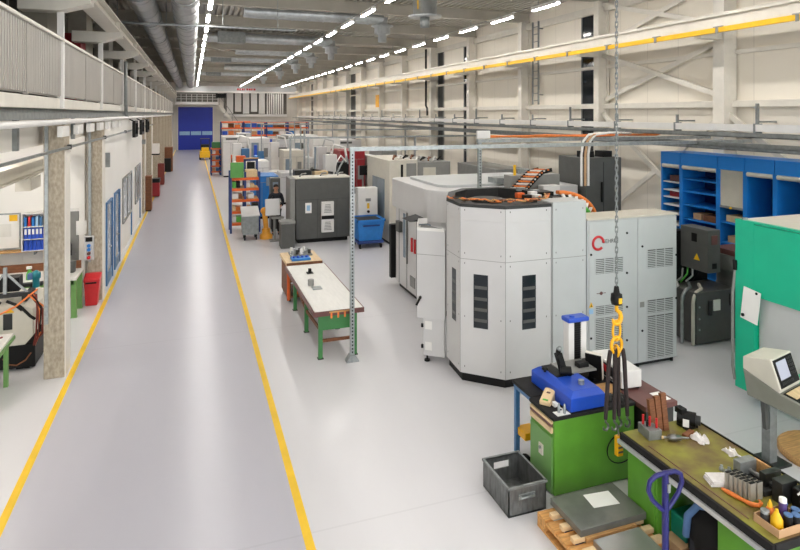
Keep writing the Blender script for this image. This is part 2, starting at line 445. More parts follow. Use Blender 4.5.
# ================================================================= overhead
# ---- three rows of linear lamps
LAMP_L, PITCH = 1.36, 2.62
def lamp_proto(loc, label, group):
    t = thing('linear_lamp', label, 'lamp', loc, group); x, y, z = loc
    MB().box(x-.065, y-LAMP_L/2, z+.02, x+.065, y+LAMP_L/2, z+.1).box(x-.065, y-LAMP_L/2, z-.01, x-.052, y+LAMP_L/2, z+.02).box(x+.052, y-LAMP_L/2, z-.01, x+.065, y+LAMP_L/2, z+.02).build('housing', 'white_steel', t)
    MB().box(x-.048, y-LAMP_L/2+.02, z-.03, x+.048, y+LAMP_L/2-.02, z+.02).build('diffuser', 'lamp', t)
    return t
proto = None
for row, x, ystart, vis in (('left', .5, 15.6, 17.2), ('middle', 5.25, 15.4, 16.6), ('right', 9.95, 15.2, 14.4)):
    k = 0
    for j in range(-7, 23):
        y = ystart+j*PITCH
        if y > 73: break
        g = 'linear lamps of the %s ceiling row' % row
        if y < vis: lab = 'white linear ceiling lamp of the %s row over the near end of the hall' % row
        else:
            lab = 'lit white linear lamp, %s from the near end in the %s ceiling row' % (ORD[k], row); k += 1
        loc = (x, y, 7.5)
        if proto is None: proto = lamp_proto(loc, lab, g)
        else: dup(proto, loc, lab, group=g)
    tr = thing('lamp_track', 'grey mounting track carrying the %s row of ceiling lamps' % row, 'lamp track', (x, 32, 7.6), 'lamp tracks under the roof')
    MB().box(x-.02, Y0+2, 7.61, x+.02, 74, 7.63).build('track', 'mid_grey', tr)
    for y in BAY[4:14]: MB().cyl((x, y, 7.63), (x, y, 7.87), .012, 6).build('hanger', 'galv', tr)
# ---- unseen lamps added below the balcony slab to brighten the left bay
lp = None
for k, (x, y) in enumerate([(-3.6, 10.4), (-3.6, 13.4), (-5.6, 10.4), (-5.6, 13.4), (-3.4, 6.2)]):
    lab = ['white strip lamp under the balcony slab in front of the near column', 'white strip lamp under the balcony slab over the left workbench', 'inner strip lamp under the slab beside the near left wall',
           'inner strip lamp under the slab over the far end of the left bench', 'strip lamp under the slab nearest the viewer'][k]
    if lp is None:
        lp = thing('strip_lamp', lab, 'lamp', (x, y, 4.2), 'strip lamps under the balcony')
        MB().box(x-.08, y-.6, 4.22, x+.08, y+.6, 4.3).build('housing', 'white_steel', lp)
        MB().box(x-.06, y-.58, 4.18, x+.06, y+.58, 4.22).build('diffuser', 'lamp_room', lp)
    else: dup(lp, (x, y, 4.2), lab)
# ---- two big ventilation ducts along the left
def long_duct(x, r, z, label):
    t = thing('ventilation_duct', label, 'duct', (x, 35, z), 'long ducts under the roof')
    m = MB(); pts = []; rs = []
    y = 7.
    while y < 68:
        for dy, dr in ((0, 0), (.02, .018), (.06, .018), (.08, 0), (1.16, 0)): pts.append((x, y+dy, z)); rs.append(r+dr)
        y += 1.2
    m.tube(pts, rs, 20); m.build('duct_pipe', 'duct', t)
    for k in range(3, 13):
        yy = BAY[k]+.5
        h = MB().tube([(x+(r+.022)*math.cos(a), yy, z+(r+.022)*math.sin(a)) for a in [2*PI*i/20 for i in range(20)]], .016, 5, True)
        h.cyl((x, yy, z+r), (x, yy, 8.26), .012, 6); h.build('hanger', 'galv', t)
long_duct(-1.3, .33, 7.45, 'left of two grey spiral ducts running along the ceiling')
long_duct(-.19, .365, 7.45, 'right of two grey spiral ducts, next to the left lamp row')
# sprinkler pipe across, hung below the ducts
t = thing('sprinkler_pipe', 'thin grey pipe crossing below the two long ceiling ducts', 'pipe', (-.5, 19.3, 7.3))
m = MB().cyl((-2.4, 19.3, 7.02), (3.2, 19.3, 7.02), .04, 8); m.build('pipe', 'galv', t)
for x in (-2.1, -.75, .9, 2.6): MB().cyl((x, 19.3, 7.06), (x, 19.3, 8.26), .012, 6).build('hanger', 'galv', t)
# ---- cross ducts with drop diffusers
def cross_duct(y, x0, x1, z, r, box_, label, drop=.62):
    t = thing('cross_duct', label, 'duct', ((x0+x1)/2, y, z-.4), 'cross ducts under the roof')
    m = MB(); m.tube([(x0-.3, y, z+.03), (x0-.22, y, z+.02), (x0-.05, y, z+.01), (x0+.25, y, z)]+[(x0+.25+(x1-x0-.25)*i/8., y, z) for i in range(1, 9)], r, 16)
    for i in range(1, 8):
        xx = x0+.25+(x1-x0-.25)*i/8.; m.cyl((xx-.02, y, z), (xx+.02, y, z), r+.02, 16)
    m.build('duct_pipe', 'duct', t)
    d = MB().lathe([(.2, 0), (.2, -.25), (.42, -.3), (.42, -.34), (.3, -.36), (.3, -drop), (.16, -drop), (.16, -drop-.3), (.02, -drop-.3)][::-1], (x1, y, z+.05), 18)
    d.build('drop_diffuser', 'duct', t)
    if box_:
        b = MB().box(x0-1.5, y-.35, z-.25, x0-.25, y+.35, z+.25); b.build('fan_box', 'galv_dull', t, .01)
        MB().cyl((.6, y, z), (x0-1.5, y, z), r, 16).build('inlet_pipe', 'duct', t)
    for xx in (x0+.6, (x0+x1)/2, x1-.6): MB().cyl((xx, y, z+r), (xx, y, 8.26), .014, 6).build('hanger', 'galv', t)
cross_duct(21.2, 2.0, 6.75, 7.87, .23, False, 'nearest silver cross duct under the roof with a drop diffuser', .62)
cross_duct(28.8, 2.6, 6.5, 7.87, .23, True, 'second silver cross duct from the camera, with a grey fan box')
cross_duct(34.5, 2.6, 6.6, 7.87, .23, False, 'third silver cross duct from the camera, plain with an elbow')
cross_duct(39.5, 2.6, 6.5, 7.87, .23, True, 'fourth silver cross duct from the camera, with a grey fan box')
cross_duct(47, 2.6, 6.5, 7.87, .23, False, 'fifth silver cross duct, thin and far down the hall')
cross_duct(54, 2.6, 6.0, 7.87, .23, True, 'farthest silver cross duct with fan box, above the far crane bridge')
t = thing('air_diffuser', 'round silver air diffuser drum hanging nearest under the roof', 'diffuser', (6.6, 16.5, 7.2))
MB().lathe([(.02, 0), (.5, 0), (.5, .05), (.36, .06), (.36, .7), (.3, 1.05)], (6.6, 16.5, 7.2), 24).build('drum', 'duct', t)
MB().lathe([(.02, -.3), (.14, -.3), (.14, 0), (.02, 0)], (6.6, 16.5, 7.2), 16).build('spigot', 'galv_dull', t)
MB().box(6.28, 16.28, 7.4, 6.31, 16.31, 7.95).build('warning_stripe', 'yellow', t)
# ---- crane rails
t = thing('crane_rail', 'cream crane rail on corbels above the left balcony', 'crane rail', (-1.8, 35, 6.28), 'crane rails')
m = MB(); m.box(-1.97, 4, 6.28, -1.65, 72, 6.31); m.box(-1.97, 4, 6.53, -1.65, 72, 6.56); m.box(-1.84, 4, 6.31, -1.78, 72, 6.53); m.box(-1.84, 4, 6.56, -1.78, 72, 6.6)
m.build('rail_beam', 'cream_steel', t)
for y in BAY[3:]:
    MB().box(-1.95, y+.25, 6.31, -1.67, y+.28, 6.53).build('stiffener', 'cream_steel', t)
t = thing('crane_rail', 'white crane rail with yellow conductor strip along the right wall', 'crane rail', (11.5, 35, 6.2), 'crane rails')
m = MB(); m.box(11.36, 3, 6.28, 11.66, 74, 6.31); m.box(11.36, 3, 6.54, 11.66, 74, 6.57); m.box(11.42, 3, 6.31, 11.5, 74, 6.54); m.box(11.48, 3, 6.57, 11.54, 74, 6.64)
m.build('rail_beam', 'rail_cream', t)
MB().box(11.3, 3, 6.16, 11.38, 74, 6.275).build('conductor_strip', 'yellow', t)['label'] = 'yellow conductor strip'
for k, y in enumerate(BAY):
    MB().box(11.4, y-.1, 6.1, 12.06, y+.1, 6.28).build('bracket', 'cream_steel', t)
for k in range(24):
    y = 6.5+k*1.9
    MB().box(11.27, y-.03, 6.13, 11.3, y+.03, 6.27).box(11.3, y-.12, 6.26, 11.36, y+.12, 6.3).build('clip', 'mid_grey', t)
# ---- far crane bridge
t = thing('crane_bridge', 'white overhead crane bridge spanning the far end of the hall', 'crane', (5, 70, 6.4))
MB().box(-1.75, 69.6, 6.86, 11.5, 70.2, 7.45).build('girder', 'machine_grey', t, .02); MB().box(-1.75, 69.5, 6.68, 11.5, 70.3, 6.86).build('girder_flange', 'white_steel', t)
m = MB()
for k, w_ in enumerate((.2, .16, .2, .1, .18, .2, .16, .22)): m.box(4.8+k*.26, 69.58, 6.98, 4.8+k*.26+w_, 69.6, 7.2)
m.build('red_lettering', 'red', t)
for x in (-1.8, 11.5): MB().box(x-.15, 68.6, 6.65, x+.15, 71.2, 6.9).build('end_truck', 'cream_steel', t)
m = MB().box(2.5, 69.5, 6.1, 3.6, 70.3, 6.6); m.cyl((2.6, 69.4, 6.3), (3.4, 69.4, 6.3), .2, 12); m.build('hoist_trolley', 'black', t)
# ---- near crane with the hoist chain
t = thing('crane_bridge', 'white near crane bridge above the green cabinet, over the frame', 'crane', (5, 5.3, 6.6))
MB().box(-1.75, 5.05, 6.68, 11.5, 5.55, 7.35).build('girder', 'white_steel', t, .02)
for x in (-1.8, 11.5): MB().box(x-.15, 4.2, 6.65, x+.15, 6.4, 6.9).build('end_truck', 'cream_steel', t)
HX, HY = 4.375, 5.3
h = thing('chain_hoist', 'grey hoist chain with black hook block and yellow hook, hanging before the large white machine', 'hoist', (HX, HY, 2.1))
MB().box(HX-.25, HY-.18, 6.2, HX+.25, HY+.18, 6.68).build('hoist_body', 'yellow', h, .02)
m = MB(); z = 2.42; k = 0
while z < 6.22:
    a = (k % 2)*PI/2
    pts = []
    for i in range(10):
        q = 2*PI*i/10
        w = .014*math.cos(q); hgt = .027*math.sin(q)+.014*(1 if math.sin(q) > 0 else -1)
        pts.append((HX+w*math.cos(a+.6), HY+w*math.sin(a+.6), z+hgt))
    m.tube(pts, .0055, 5, True); z += .056; k += 1
m.build('chain', 'galv_dull', h)
m = MB().lathe([(.03, 0), (.055, .01), (.065, .05), (.06, .12), (.035, .13), (.025, .2), (.012, .21)], (HX, HY, 2.21), 14)
m.build('hook_block', 'black', h)
MB().box(HX-.02, HY-.068, 2.24, HX+.02, HY-.06, 2.3).build('load_mark', 'yellow', h)
m = MB().tube([(HX, HY, 2.22), (HX, HY, 2.16), (HX+.045, HY, 2.12), (HX+.06, HY, 2.07), (HX+.04, HY, 2.02), (HX, HY, 2.0), (HX-.04, HY, 2.02), (HX-.05, HY, 2.06)], [.02, .022, .024, .026, .026, .024, .02, .012], 10)
m.build('hook', 'hook_yellow', h)['label'] = 'yellow load hook'
sl = thing('lifting_sling', 'lifting sling with yellow master link and four dark straps hanging from the yellow hook', 'sling', (HX, HY, 1.0))
def oval(cx, cy, cz, w, hh, ang, n=18):
    return [(cx+w*math.cos(2*PI*i/n)*math.cos(ang), cy+w*math.cos(2*PI*i/n)*math.sin(ang), cz+hh*math.sin(2*PI*i/n)) for i in range(n)]
MB().tube(oval(HX, HY, 1.93, .05, .11, 0), .014, 8, True).build('link', 'hook_yellow', sl)
MB().tube(oval(HX, HY, 1.77, .075, .09, .1), .018, 8, True).build('master_link', 'hook_yellow', sl)
MB().tube(oval(HX, HY, 1.71, .045, .06, 1.4), .013, 8, True).build('link', 'hook_yellow', sl)
for (dx, dy) in ((-.13, .01), (-.045, -.02), (.045, .02), (.13, -.01)):
    pts = [(HX+dx*.6, HY+dy*.5, 1.72), (HX+dx*.75, HY+dy*.7, 1.6), (HX+dx*.85, HY+dy, 1.35), (HX+dx, HY+dy, 1.1), (HX+dx*1.05, HY+dy, .98)]
    MB().tube(pts, [.024, .024, .023, .023, .02], 7).build('strap', 'strap_brown', sl)
    hx, hy = HX+dx*1.05, HY+dy
    MB().tube([(hx, hy, 1.0), (hx, hy, .95), (hx+.03, hy, .92), (hx+.035, hy, .88), (hx+.01, hy, .855), (hx-.025, hy, .87), (hx-.03, hy, .9)], [.01, .012, .013, .014, .013, .011, .007], 7).build('sling_hook', 'steel', sl)
MB().tube([(HX+.01, HY, .9), (HX+.02, HY, .85), (HX+.03, HY, .78)], .008, 6).build('tag_cable', 'galv', sl)
m = MB().box(HX-.01, HY-.03, .56, HX+.07, HY+.03, .78)
tg = m.build('control_tag', 'hook_yellow', sl, .012); tg['label'] = 'yellow plate with dark marks'
MB().box(HX+.0, HY-.033, .6, HX+.06, HY-.03, .62).box(HX, HY-.033, .65, HX+.06, HY-.03, .67).box(HX, HY-.033, .7, HX+.06, HY-.03, .72).build('plate_mark', 'dark_grey', tg)
# ---- balcony railing
r = thing('balcony_railing', 'beige slatted railing along the edge of the left balcony', 'railing', (-2.1, 35, 4.54))
for k in range(len(BAY)-2):
    y0 = BAY[k+1]+.42; y1 = y0+4.62
    m = MB(); pitch = .11 if k < 4 else .22
    n = int((y1-y0-.1)/pitch); pr = []
    for i in range(n):
        y = y0+.05+i*pitch
        pr += [(-2.085, y), (-2.085, y+pitch*.45), (-2.11, y+pitch*.55), (-2.11, y+pitch*.9)]
    vs = [(a, b, 4.6) for a, b in pr]+[(a, b, 5.52) for a, b in pr]; q = len(pr)
    m.add(vs, [(i, i+1, q+i+1, q+i) for i in range(q-1)])
    m.box(-2.13, y0, 4.58, -2.115, y1, 5.53)
    m.build('slat_panel', 'rail_panel', r)
    MB().box(-2.16, y1-.035, 4.4, -2.06, y1+.035, 6.08 if k < 6 else 6.02).build('post', 'white_steel', r)
    MB().box(-2.12, y0+2.3, 4.56, -2.07, y0+2.35, 5.56).build('baluster', 'rail_panel', r)
MB().box(-2.14, BAY[1], 5.53, -2.05, BAY[-1]+4, 5.58).build('handrail', 'cream_steel', r, .01)
one(MB().tube([(-1.98, 20.4, 5.95), (-1.98, 20.4, 4.7), (-1.98, 20.5, 4.3), (-1.98, 20.9, 4.18)], .05, 8), 'cable_duct', 'galv_dull', 'grey vertical cable duct fixed to the balcony railing', 'cable duct')
one(box(-3.2, 17.3, 4.54, -2.75, 18.0, 6.4), 'locker', 'dark_red', 'dark red locker standing on the balcony behind the railing', 'locker', bevel=.01)
# pipes below the slab edge
one(MB().cyl((-1.97, 5, 4.17), (-1.97, 62, 4.17), .045, 10), 'water_pipe', 'white_steel', 'long white pipe under the edge of the balcony', 'pipe')
t = thing('steel_rail', 'grey steel rail running along the left columns below the fascia panels', 'rail', (-1.93, 20, 3.7))
m = MB().box(-1.95, 5, 3.73, -1.91, 33, 3.765); m.build('rail', 'galv', t)
for y in (11.1, 15.3, 19.8, 24.2, 27.8, 32.5): MB().box(-1.96, y-.03, 3.71, -1.9, y+.03, 3.79).build('clamp', 'steel_dark', t)
for k in range(7):
    y = 10.6+k*1.35
    one(box(-2.02, y, 3.93, -1.94, y+.55, 4.1), 'junction_box', 'white_steel', '%s white junction box from the camera under the white balcony pipe' % ORD[k], 'junction box', 'junction boxes under the balcony', .008)
for k, y in enumerate((21.6, 24.4, 27.4)):
    m = MB()
    for (a, b) in (((y, 3.55), (y+1.1, 3.55)), ((y+1.1, 3.55), (y+1.1, 4.02)), ((y+1.1, 4.02), (y, 4.02)), ((y, 4.02), (y, 3.55))): m.beam((-1.85, a[0], a[1]), (-1.85, b[0], b[1]), .09, .09)
    m.beam((-1.85, y+.5, 4.02), (-2.04, y+.5, 4.12), .04, .04)
    one(m, 'bracket_frame', 'black', ['nearest', 'middle', 'farthest'][k]+' of three square black frames hanging under the balcony edge', 'bracket', 'black frames under the balcony')
t = thing('monorail_beam', 'grey steel monorail beam under the slab left of the near concrete column', 'beam', (-2.75, 11.5, 3.2))
m = MB().box(-2.85, 5, 3.2, -2.65, 15.4, 3.23); m.box(-2.85, 5, 3.42, -2.65, 15.4, 3.45); m.box(-2.77, 5, 3.23, -2.73, 15.4, 3.42); m.build('beam_profile', 'beige_steel', t)
MB().box(-2.84, 11.6, 2.98, -2.6, 12.3, 3.2).build('trolley', 'beige_steel', t, .01)
for y in (8, 13.5): MB().box(-2.78, y, 3.45, -2.72, y+.06, 4.3).build('hanger', 'galv', t)
# ---- strut frames and cable trays above the machines
def strut(m, p, q, w=.07):
    m.beam(p, q, w, w); return m
def frame(y, xs, x1, z, label):
    t = thing('strut_frame', label, 'frame', (xs[0], y, 0), 'galvanised strut frames over the machines')
    m = MB().box(xs[0]-.05, y-.05, z-.04, x1, y+.05, z+.03); m.build('crossbar', 'galv', t)
    for x in xs:
        p = MB().box(x-.035, y-.035, .06, x+.035, y+.035, z-.04)
        if y < 12:
            p.mi(1)
            for j in range(58): p.box(x-.012, y-.038, .15+j*.06, x+.012, y-.034, .18+j*.06)
        p.build('post', ['galv', 'charcoal'], t)
        f = MB().prism([(-.11, 0), (.11, 0), (.11, .02), (.045, .12), (-.045, .12), (-.11, .02)], y-.07, y+.07, 'y')
        for i in range(len(f.v)): f.v[i].x += x
        f.build('foot', 'galv', t)
    return t
frame(9.96, [2.62], 11.9, 3.69, 'galvanised strut frame whose post stands at the near end of the white workbench')
frame(11.08, [5.66], 11.9, 3.74, 'galvanised strut frame with a post behind the round machine and orange cables')
frame(22.6, [3.52, 4.2, 8.6], 12, 3.38, 'strut frame standing behind the dark grey machine')
frame(29, [5.2, 7.4, 10.5], 12, 3.5, 'strut frame in front of the dark red cabinet row')
frame(39.8, [4.3, 6.9, 10.2], 12, 3.6, 'strut frame among the white machines halfway down the hall')
frame(46, [4.2, 7.5, 10.5], 12, 3.7, 'farthest strut frame before the orange pallet racks')
for k, (x, z, y1) in enumerate([(9.7, 3.86, 60), (10.45, 3.62, 62), (11.3, 3.5, 58)]):
    t = thing('cable_tray', ['inner', 'middle', 'wall side'][k]+' one of three long grey cable trays running along the hall over the machines', 'cable tray', (x, 30, z), 'long cable trays')
    m = MB().box(x-.14, 6, z, x+.14, y1, z+.015); m.box(x-.14, 6, z, x-.125, y1, z+.08); m.box(x+.125, 6, z, x+.14, y1, z+.08); m.build('tray', 'galv_dull', t)
    c = MB()
    for j in range(4):
        pts = [(x-.09+j*.06+.015*math.sin(i*1.3+j), 6+i*2.7, z+.035+.01*math.sin(i+j*2)) for i in range(int((y1-6)/2.7)+1)]
        c.tube(pts, .02, 6)
    c.build('cable_run', ['charcoal', 'charcoal', 'mid_grey'][k], t)
c = MB()
for j in range(3):
    c.tube([(5.7+i*.5, 10.98+.03*math.sin(i+j), 3.81+.012*j+.01*math.sin(i*2+j)) for i in range(10)]+[(10.3, 10.99, 3.83)], .018, 6)
one(c, 'cable_bundle', 'orange_cable', 'orange cable bundle lying along the strut frame behind the round machine', 'cable')
c = MB()
for j, x in enumerate((8.02, 8.12, 8.2)):
    c.mi(j % 2).tube([(9.4, 10.9, 3.86), (8.8, 10.88, 3.88), (x+.2, 10.86, 3.84), (x+.05, 10.85, 3.7), (x, 10.85, 3.4), (x, 10.85, 2.72)], .028, 8)
one(c, 'hose', ['white_steel', 'cardboard'], 'pale hoses dropping from the cable frame beside the tall dark grey cabinet', 'hose')
one(MB().box(5.52, 10.9, 3.79, 5.82, 10.96, 3.95), 'junction_box', 'white_steel', 'small white box on the strut frame behind the round machine', 'junction box', bevel=.01)

one(box(12.02, 38.6, 4.75, 12.06, 39.3, 5.6), 'wall_sign', 'hook_yellow', 'yellow sign fixed to a wall column on the right wall', 'sign')
one(MB().tube([(12.3, 30.6, 7.9), (12.3, 30.6, 4.75), (12.3, 30.4, 4.6), (12.3, 30.4, 4.2)], .06, 8), 'downpipe', 'black', 'thin black downpipe on the right wall left of the dark window strip', 'pipe')

lad = thing('wall_ladder', 'grey steel ladder fixed to the right wall above the rail, beside a wall column', 'ladder', (12.3, 19.5, 4.7))
for y in (19.25, 19.65): MB().box(12.28, y-.02, 4.65, 12.34, y+.02, 7.8).build('stile', 'galv_dull', lad)
for k in range(11): MB().cyl((12.31, 19.25, 4.8+k*.28), (12.31, 19.65, 4.8+k*.28), .015, 6).build('rung', 'galv_dull', lad)
for z in (5.0, 7.5): MB().box(12.34, 19.23, z, 12.5, 19.27, z+.04).build('wall_bracket', 'galv_dull', lad)
# ================================================================= large machines
# ---- octagonal white machine
P8 = [(4.1, 9.25), (4.06, 8.62), (4.6, 8.12), (5.42, 8.12), (6.0, 8.6), (6.15, 9.7), (5.7, 10.35), (4.9, 10.35), (4.45, 9.95)]
t = thing('machining_centre', 'large light grey eight-sided machine with three dark slot windows and an open cable-filled top', 'machine', (5.0, 9.2, 0))
cx, cy = 5.05, 9.3
MB().prism(P8, .15, 2.6).build('body', 'machine_white', t, .006)
def inset(P, d):
    return [(cx+(x-cx)*(1-d), cy+(y-cy)*(1-d)) for x, y in P]
MB().prism(inset(P8, .055), 0.0, .16).build('plinth', 'black', t)
# rim and recessed top
n = len(P8); a = P8; b = inset(P8, .03)
m = MB(); vs = [(x, y, z) for P_, z in ((a, 2.6), (a, 2.83), (b, 2.83), (b, 2.6)) for x, y in P_]
m.add(vs, [(k*n+i, k*n+(i+1) % n, (k+1)*n+(i+1) % n, (k+1)*n+i) for k in range(3) for i in range(n)]); m.build('upper_wall', 'machine_white', t)
a = inset(P8, -.006); b = inset(P8, .15); c = b
m = MB(); vs = [(x, y, 2.86) for x, y in a]+[(x, y, 2.86) for x, y in b]+[(x, y, 2.62) for x, y in c]+[(x, y, 2.81) for x, y in a]
fs = []
for i in range(n):
    j = (i+1) % n
    fs += [(i, j, n+j, n+i), (n+i, n+j, 2*n+j, 2*n+i), (3*n+i, 3*n+j, j, i)]
m.add(vs, fs); m.build('top_rim', 'charcoal', t)
m = MB().prism(inset(P8, .14), 2.6, 2.64); m.cyl((cx, cy, 2.64), (cx, cy, 2.74), .5, 24); m.cyl((cx-.1, cy+.1, 2.74), (cx-.1, cy+.1, 2.8), .28, 20)
m.build('top_plate', 'charcoal', t)
rnd = random.Random(3)
for j in range(22):
    a0 = -3.1+j*.13; pts = []
    for i in range(8):
        an = a0+i*.09+rnd.uniform(-.03, .03); rr = .93+rnd.uniform(-.09, .07)
        pts.append((cx+rr*math.cos(an), cy+rr*.98*math.sin(an), 2.875+rnd.uniform(0, .035)))
    MB().tube(pts, .013, 6).build('cable', ['orange_cable', 'brown', 'charcoal', 'wood'][j % 4], t)
for j in range(7):
    an = -3.0+rnd.uniform(0, 3.6); rr = .5+rnd.uniform(0, .35); x, y = cx+rr*math.cos(an), cy+rr*math.sin(an)
    MB().box(x-.07, y-.05, 2.86, x+.07, y+.05, 2.9+rnd.uniform(.02, .08)).build('valve_block', ['white_steel', 'galv', 'black', 'orange'][j % 4], t, .008)
# extension box that carries on to the right
m = MB().box(5.44, 8.1, .15, 6.08, 8.55, 2.88); m.build('side_panel_box', 'machine_grey', t, .008)
MB().box(5.6, 8.9, 2.86, 6.0, 9.3, 2.93).build('cover_plate', 'black', t)
# slot windows
def quad_on(m, p, q, u0, u1, z0, z1, off=.006):
    p = Vector((p[0], p[1], 0)); q = Vector((q[0], q[1], 0)); d = (q-p); nn = Vector((d.y, -d.x, 0)).normalized()
    A = p+d*u0; B = p+d*u1
    v = []
    for o in (-.004, off):
        v += [A+nn*o+Vector((0, 0, z0)), B+nn*o+Vector((0, 0, z0)), B+nn*o+Vector((0, 0, z1)), A+nn*o+Vector((0, 0, z1))]
    m.add(v, [(4, 5, 6, 7), (0, 1, 5, 4), (1, 2, 6, 5), (2, 3, 7, 6), (3, 0, 4, 7)])
    return m
B8, C8, D8 = P8[1], P8[2], P8[3]
for (p, q, u0, u1) in ((P8[0], B8, .42, .7), (B8, C8, .3, .62), (C8, D8, .36, .66)):
    m = MB().mi(0); quad_on(m, p, q, u0, u1, .9, 1.75, .004)
    m.mi(1)
    for z in (1.0, 1.17, 1.34, 1.52): quad_on(m, p, q, u0+.02, u1-.02, z, z+.05, .006)
    m.build('slot_window', ['glass_dark', 'dark_grey'], t)
# seams and screws
m = MB()
for p, q in zip(P8[:4], P8[1:4]):
    quad_on(m, p, q, 0, 1, 1.975, 1.983, .0015)
    for u in (.0, ): quad_on(m, p, q, u-.004, u+.004, .16, 2.8, .0015)
quad_on(m, (5.44, 8.1), (6.08, 8.1), 0, 1, 1.975, 1.983, .0015); quad_on(m, (5.44, 8.1), (6.08, 8.1), 0, .008, .16, 2.88, .0015)
m.mi(1)
for p, q in list(zip(P8[:3], P8[1:4]))+[((5.44, 8.1), (6.08, 8.1))]:
    for u in (.1, .9):
        for z in (.25, 1.05, 1.9, 2.06, 2.75): quad_on(m, p, q, u-.008, u+.008, z, z+.025, .003)
m.build('panel_seam', ['mid_grey', 'dark_grey'], t)
# cabinet on the left side of it
SP = [(3.68, 9.58), (4.08, 9.27), (4.2, 9.5), (4.02, 9.95), (3.85, 9.95)]
MB().prism(SP, .76, 2.28).build('side_cabinet', 'machine_white', t, .006)
MB().prism([(3.79, 9.56), (4.09, 9.32), (4.18, 9.5), (3.95, 9.9)], .1, .76).build('side_cabinet_base', 'machine_white', t, .005)
MB().prism([(3.74, 9.6), (4.04, 9.36), (4.12, 9.5), (3.98, 9.9), (3.88, 9.9)], 2.28, 2.292).build('side_cabinet_well', 'dark_grey', t)
m = MB(); m.beam((3.69, 9.58, 2.3), (4.07, 9.29, 2.3), .02, .05); m.beam((3.69, 9.58, 2.32), (3.85, 9.93, 2.36), .02, .08); m.beam((3.85, 9.94, 2.36), (4.02, 9.94, 2.36), .02, .1); m.build('side_cabinet_lip', 'white_steel', t)
m = MB(); quad_on(m, (3.68, 9.58), (4.08, 9.27), 0, 1, 1.86, 1.868, .002); m.build('side_cabinet_seam', 'mid_grey', t)
for z in (.2, .56):
    m = MB(); quad_on(m, (3.79, 9.56), (4.09, 9.32), .1, .42, z, z+.14, .008); m.build('hinge_plate', 'white_steel', t)
    MB().cyl((3.775, 9.56, z+.03), (3.775, 9.56, z+.09), .022, 10).build('hinge', 'black', t)
m = MB().cyl((3.74, 9.56, 1.12), (3.71, 9.5, 1.12), .025, 10); m.beam((3.71, 9.5, 1.12), (3.64, 9.5, 1.0), .03, .03); m.build('door_handle', 'black', t)
for x, y in ((3.86, 9.54), (4.2, 8.78), (3.97, 9.8)):
    MB().cyl((x, y, 0), (x, y, .03), .05, 12).cyl((x, y, .03), (x, y, .16), .016, 8).build('levelling_foot', 'black', t)

# ---- cable carrier rising behind it
t = thing('cable_carrier', 'black drag chain with orange and green cables rising behind the round machine top', 'cable carrier', (6.8, 10.7, 0))
pts = [(6.25, 10.55, 2.72), (6.37, 10.6, 2.8), (6.52, 10.66, 2.9), (6.68, 10.72, 3.0), (6.82, 10.76, 3.08), (7.05, 10.78, 3.12)]
for sgn in (-1, 1):
    m = MB()
    for p, q in zip(pts[:-1], pts[1:]): m.beam((p[0]+.1*sgn, p[1]-.1*sgn, p[2]), (q[0]+.1*sgn, q[1]-.1*sgn, q[2]), .03, .08)
    m.build('side_link', 'black', t)
for j in range(11):
    k = j/11*5; i = int(k); f = k-i; p = Vector(pts[i]).lerp(Vector(pts[i+1]), f)
    MB().beam((p.x-.12, p.y+.12, p.z+.02), (p.x+.12, p.y-.12, p.z+.02), .05, .03).build('carrier_rung', ['orange_cable', 'white_steel'][j % 2], t)
MB().box(6.3, 10.9, 0, 7.5, 11.2, 3.0).build('carrier_stand', 'mid_grey', t, .01); MB().box(6.2, 10.4, 0, 7.4, 10.9, 2.62).build('carrier_base', 'charcoal', t, .01)
MB().cyl((6.42, 10.95, 3.0), (6.42, 10.95, 3.22), .03, 8).build('signal_lamp', 'yellow', t)
MB().box(6.8, 10.45, 2.62, 7.2, 10.65, 2.82).build('terminal_box', 'white_steel', t, .01)

# ---- pair of light grey control cabinets
t = thing('electrical_cabinet', 'light grey double control cabinet with vent grilles and a red ring logo', 'cabinet', (7.0, 8.5, 0))
MB().box(6.1, 8.1, .07, 7.95, 8.62, 2.55).build('body', 'machine_grey', t, .008)
MB().box(6.09, 8.07, 2.55, 7.96, 8.63, 2.575).build('top_sheet', 'beige_steel', t)
MB().box(6.14, 8.16, 0, 7.9, 8.58, .07).build('plinth', 'charcoal', t)
for x in (6.2, 7.15, 7.88): MB().cyl((x, 8.14, 0), (x, 8.14, .07), .03, 8).build('foot', 'black', t)
DOORS = [MB().box(a, 8.08, .09, b, 8.1, 2.53).build('door', 'machine_grey', t, .004) for (a, b) in ((6.125, 6.9), (7.115, 7.94))]
MB().box(6.905, 8.092, .09, 7.11, 8.1, 2.53).build('filler_panel', 'machine_grey', t)
def grille(x0, x1, z0, z1, y=8.08):
    g = MB().box(x0, y-.004, z0, x1, y, z1).build('vent_grille', 'dark_grey', DOORS[int(x0 > 7)])
    m = MB(); z = z0+.008
    while z < z1-.01:
        m.box(x0, y-.012, z, x1, y-.004, z+.014); z += .03
    for x in (x0, (x0*2+x1)/3, (x0+2*x1)/3, x1): m.box(x-.006, y-.013, z0, x+.006, y-.003, z1)
    m.build('grille_slat', 'machine_grey', DOORS[int(x0 > 7)])
for a in ((6.24, 6.8, 1.66, 1.92), (6.24, 6.8, .98, 1.13), (6.24, 6.8, .12, .93), (7.3, 7.86, 1.67, 1.98), (7.3, 7.86, .9, 1.12), (7.3, 7.86, .12, .85)): grille(*a)
for x, z in ((6.16, 1.99), (6.88, 2.3), (6.88, 1.63), (6.88, 1.06), (6.88, .5), (6.16, .62), (7.2, 2.05), (7.2, .62), (7.93, 1.85), (7.93, 1.1)):
    MB().cyl((x, 8.083, z), (x, 8.07, z), .02, 8).build('lock', 'black', DOORS[int(x > 7)])
m = MB(); pts = []
for i in range(22):
    an = -.5+2*PI*i/21*.86+.55; pts.append((6.3+.105*math.cos(an), 8.076, 2.17+.105*math.sin(an)))
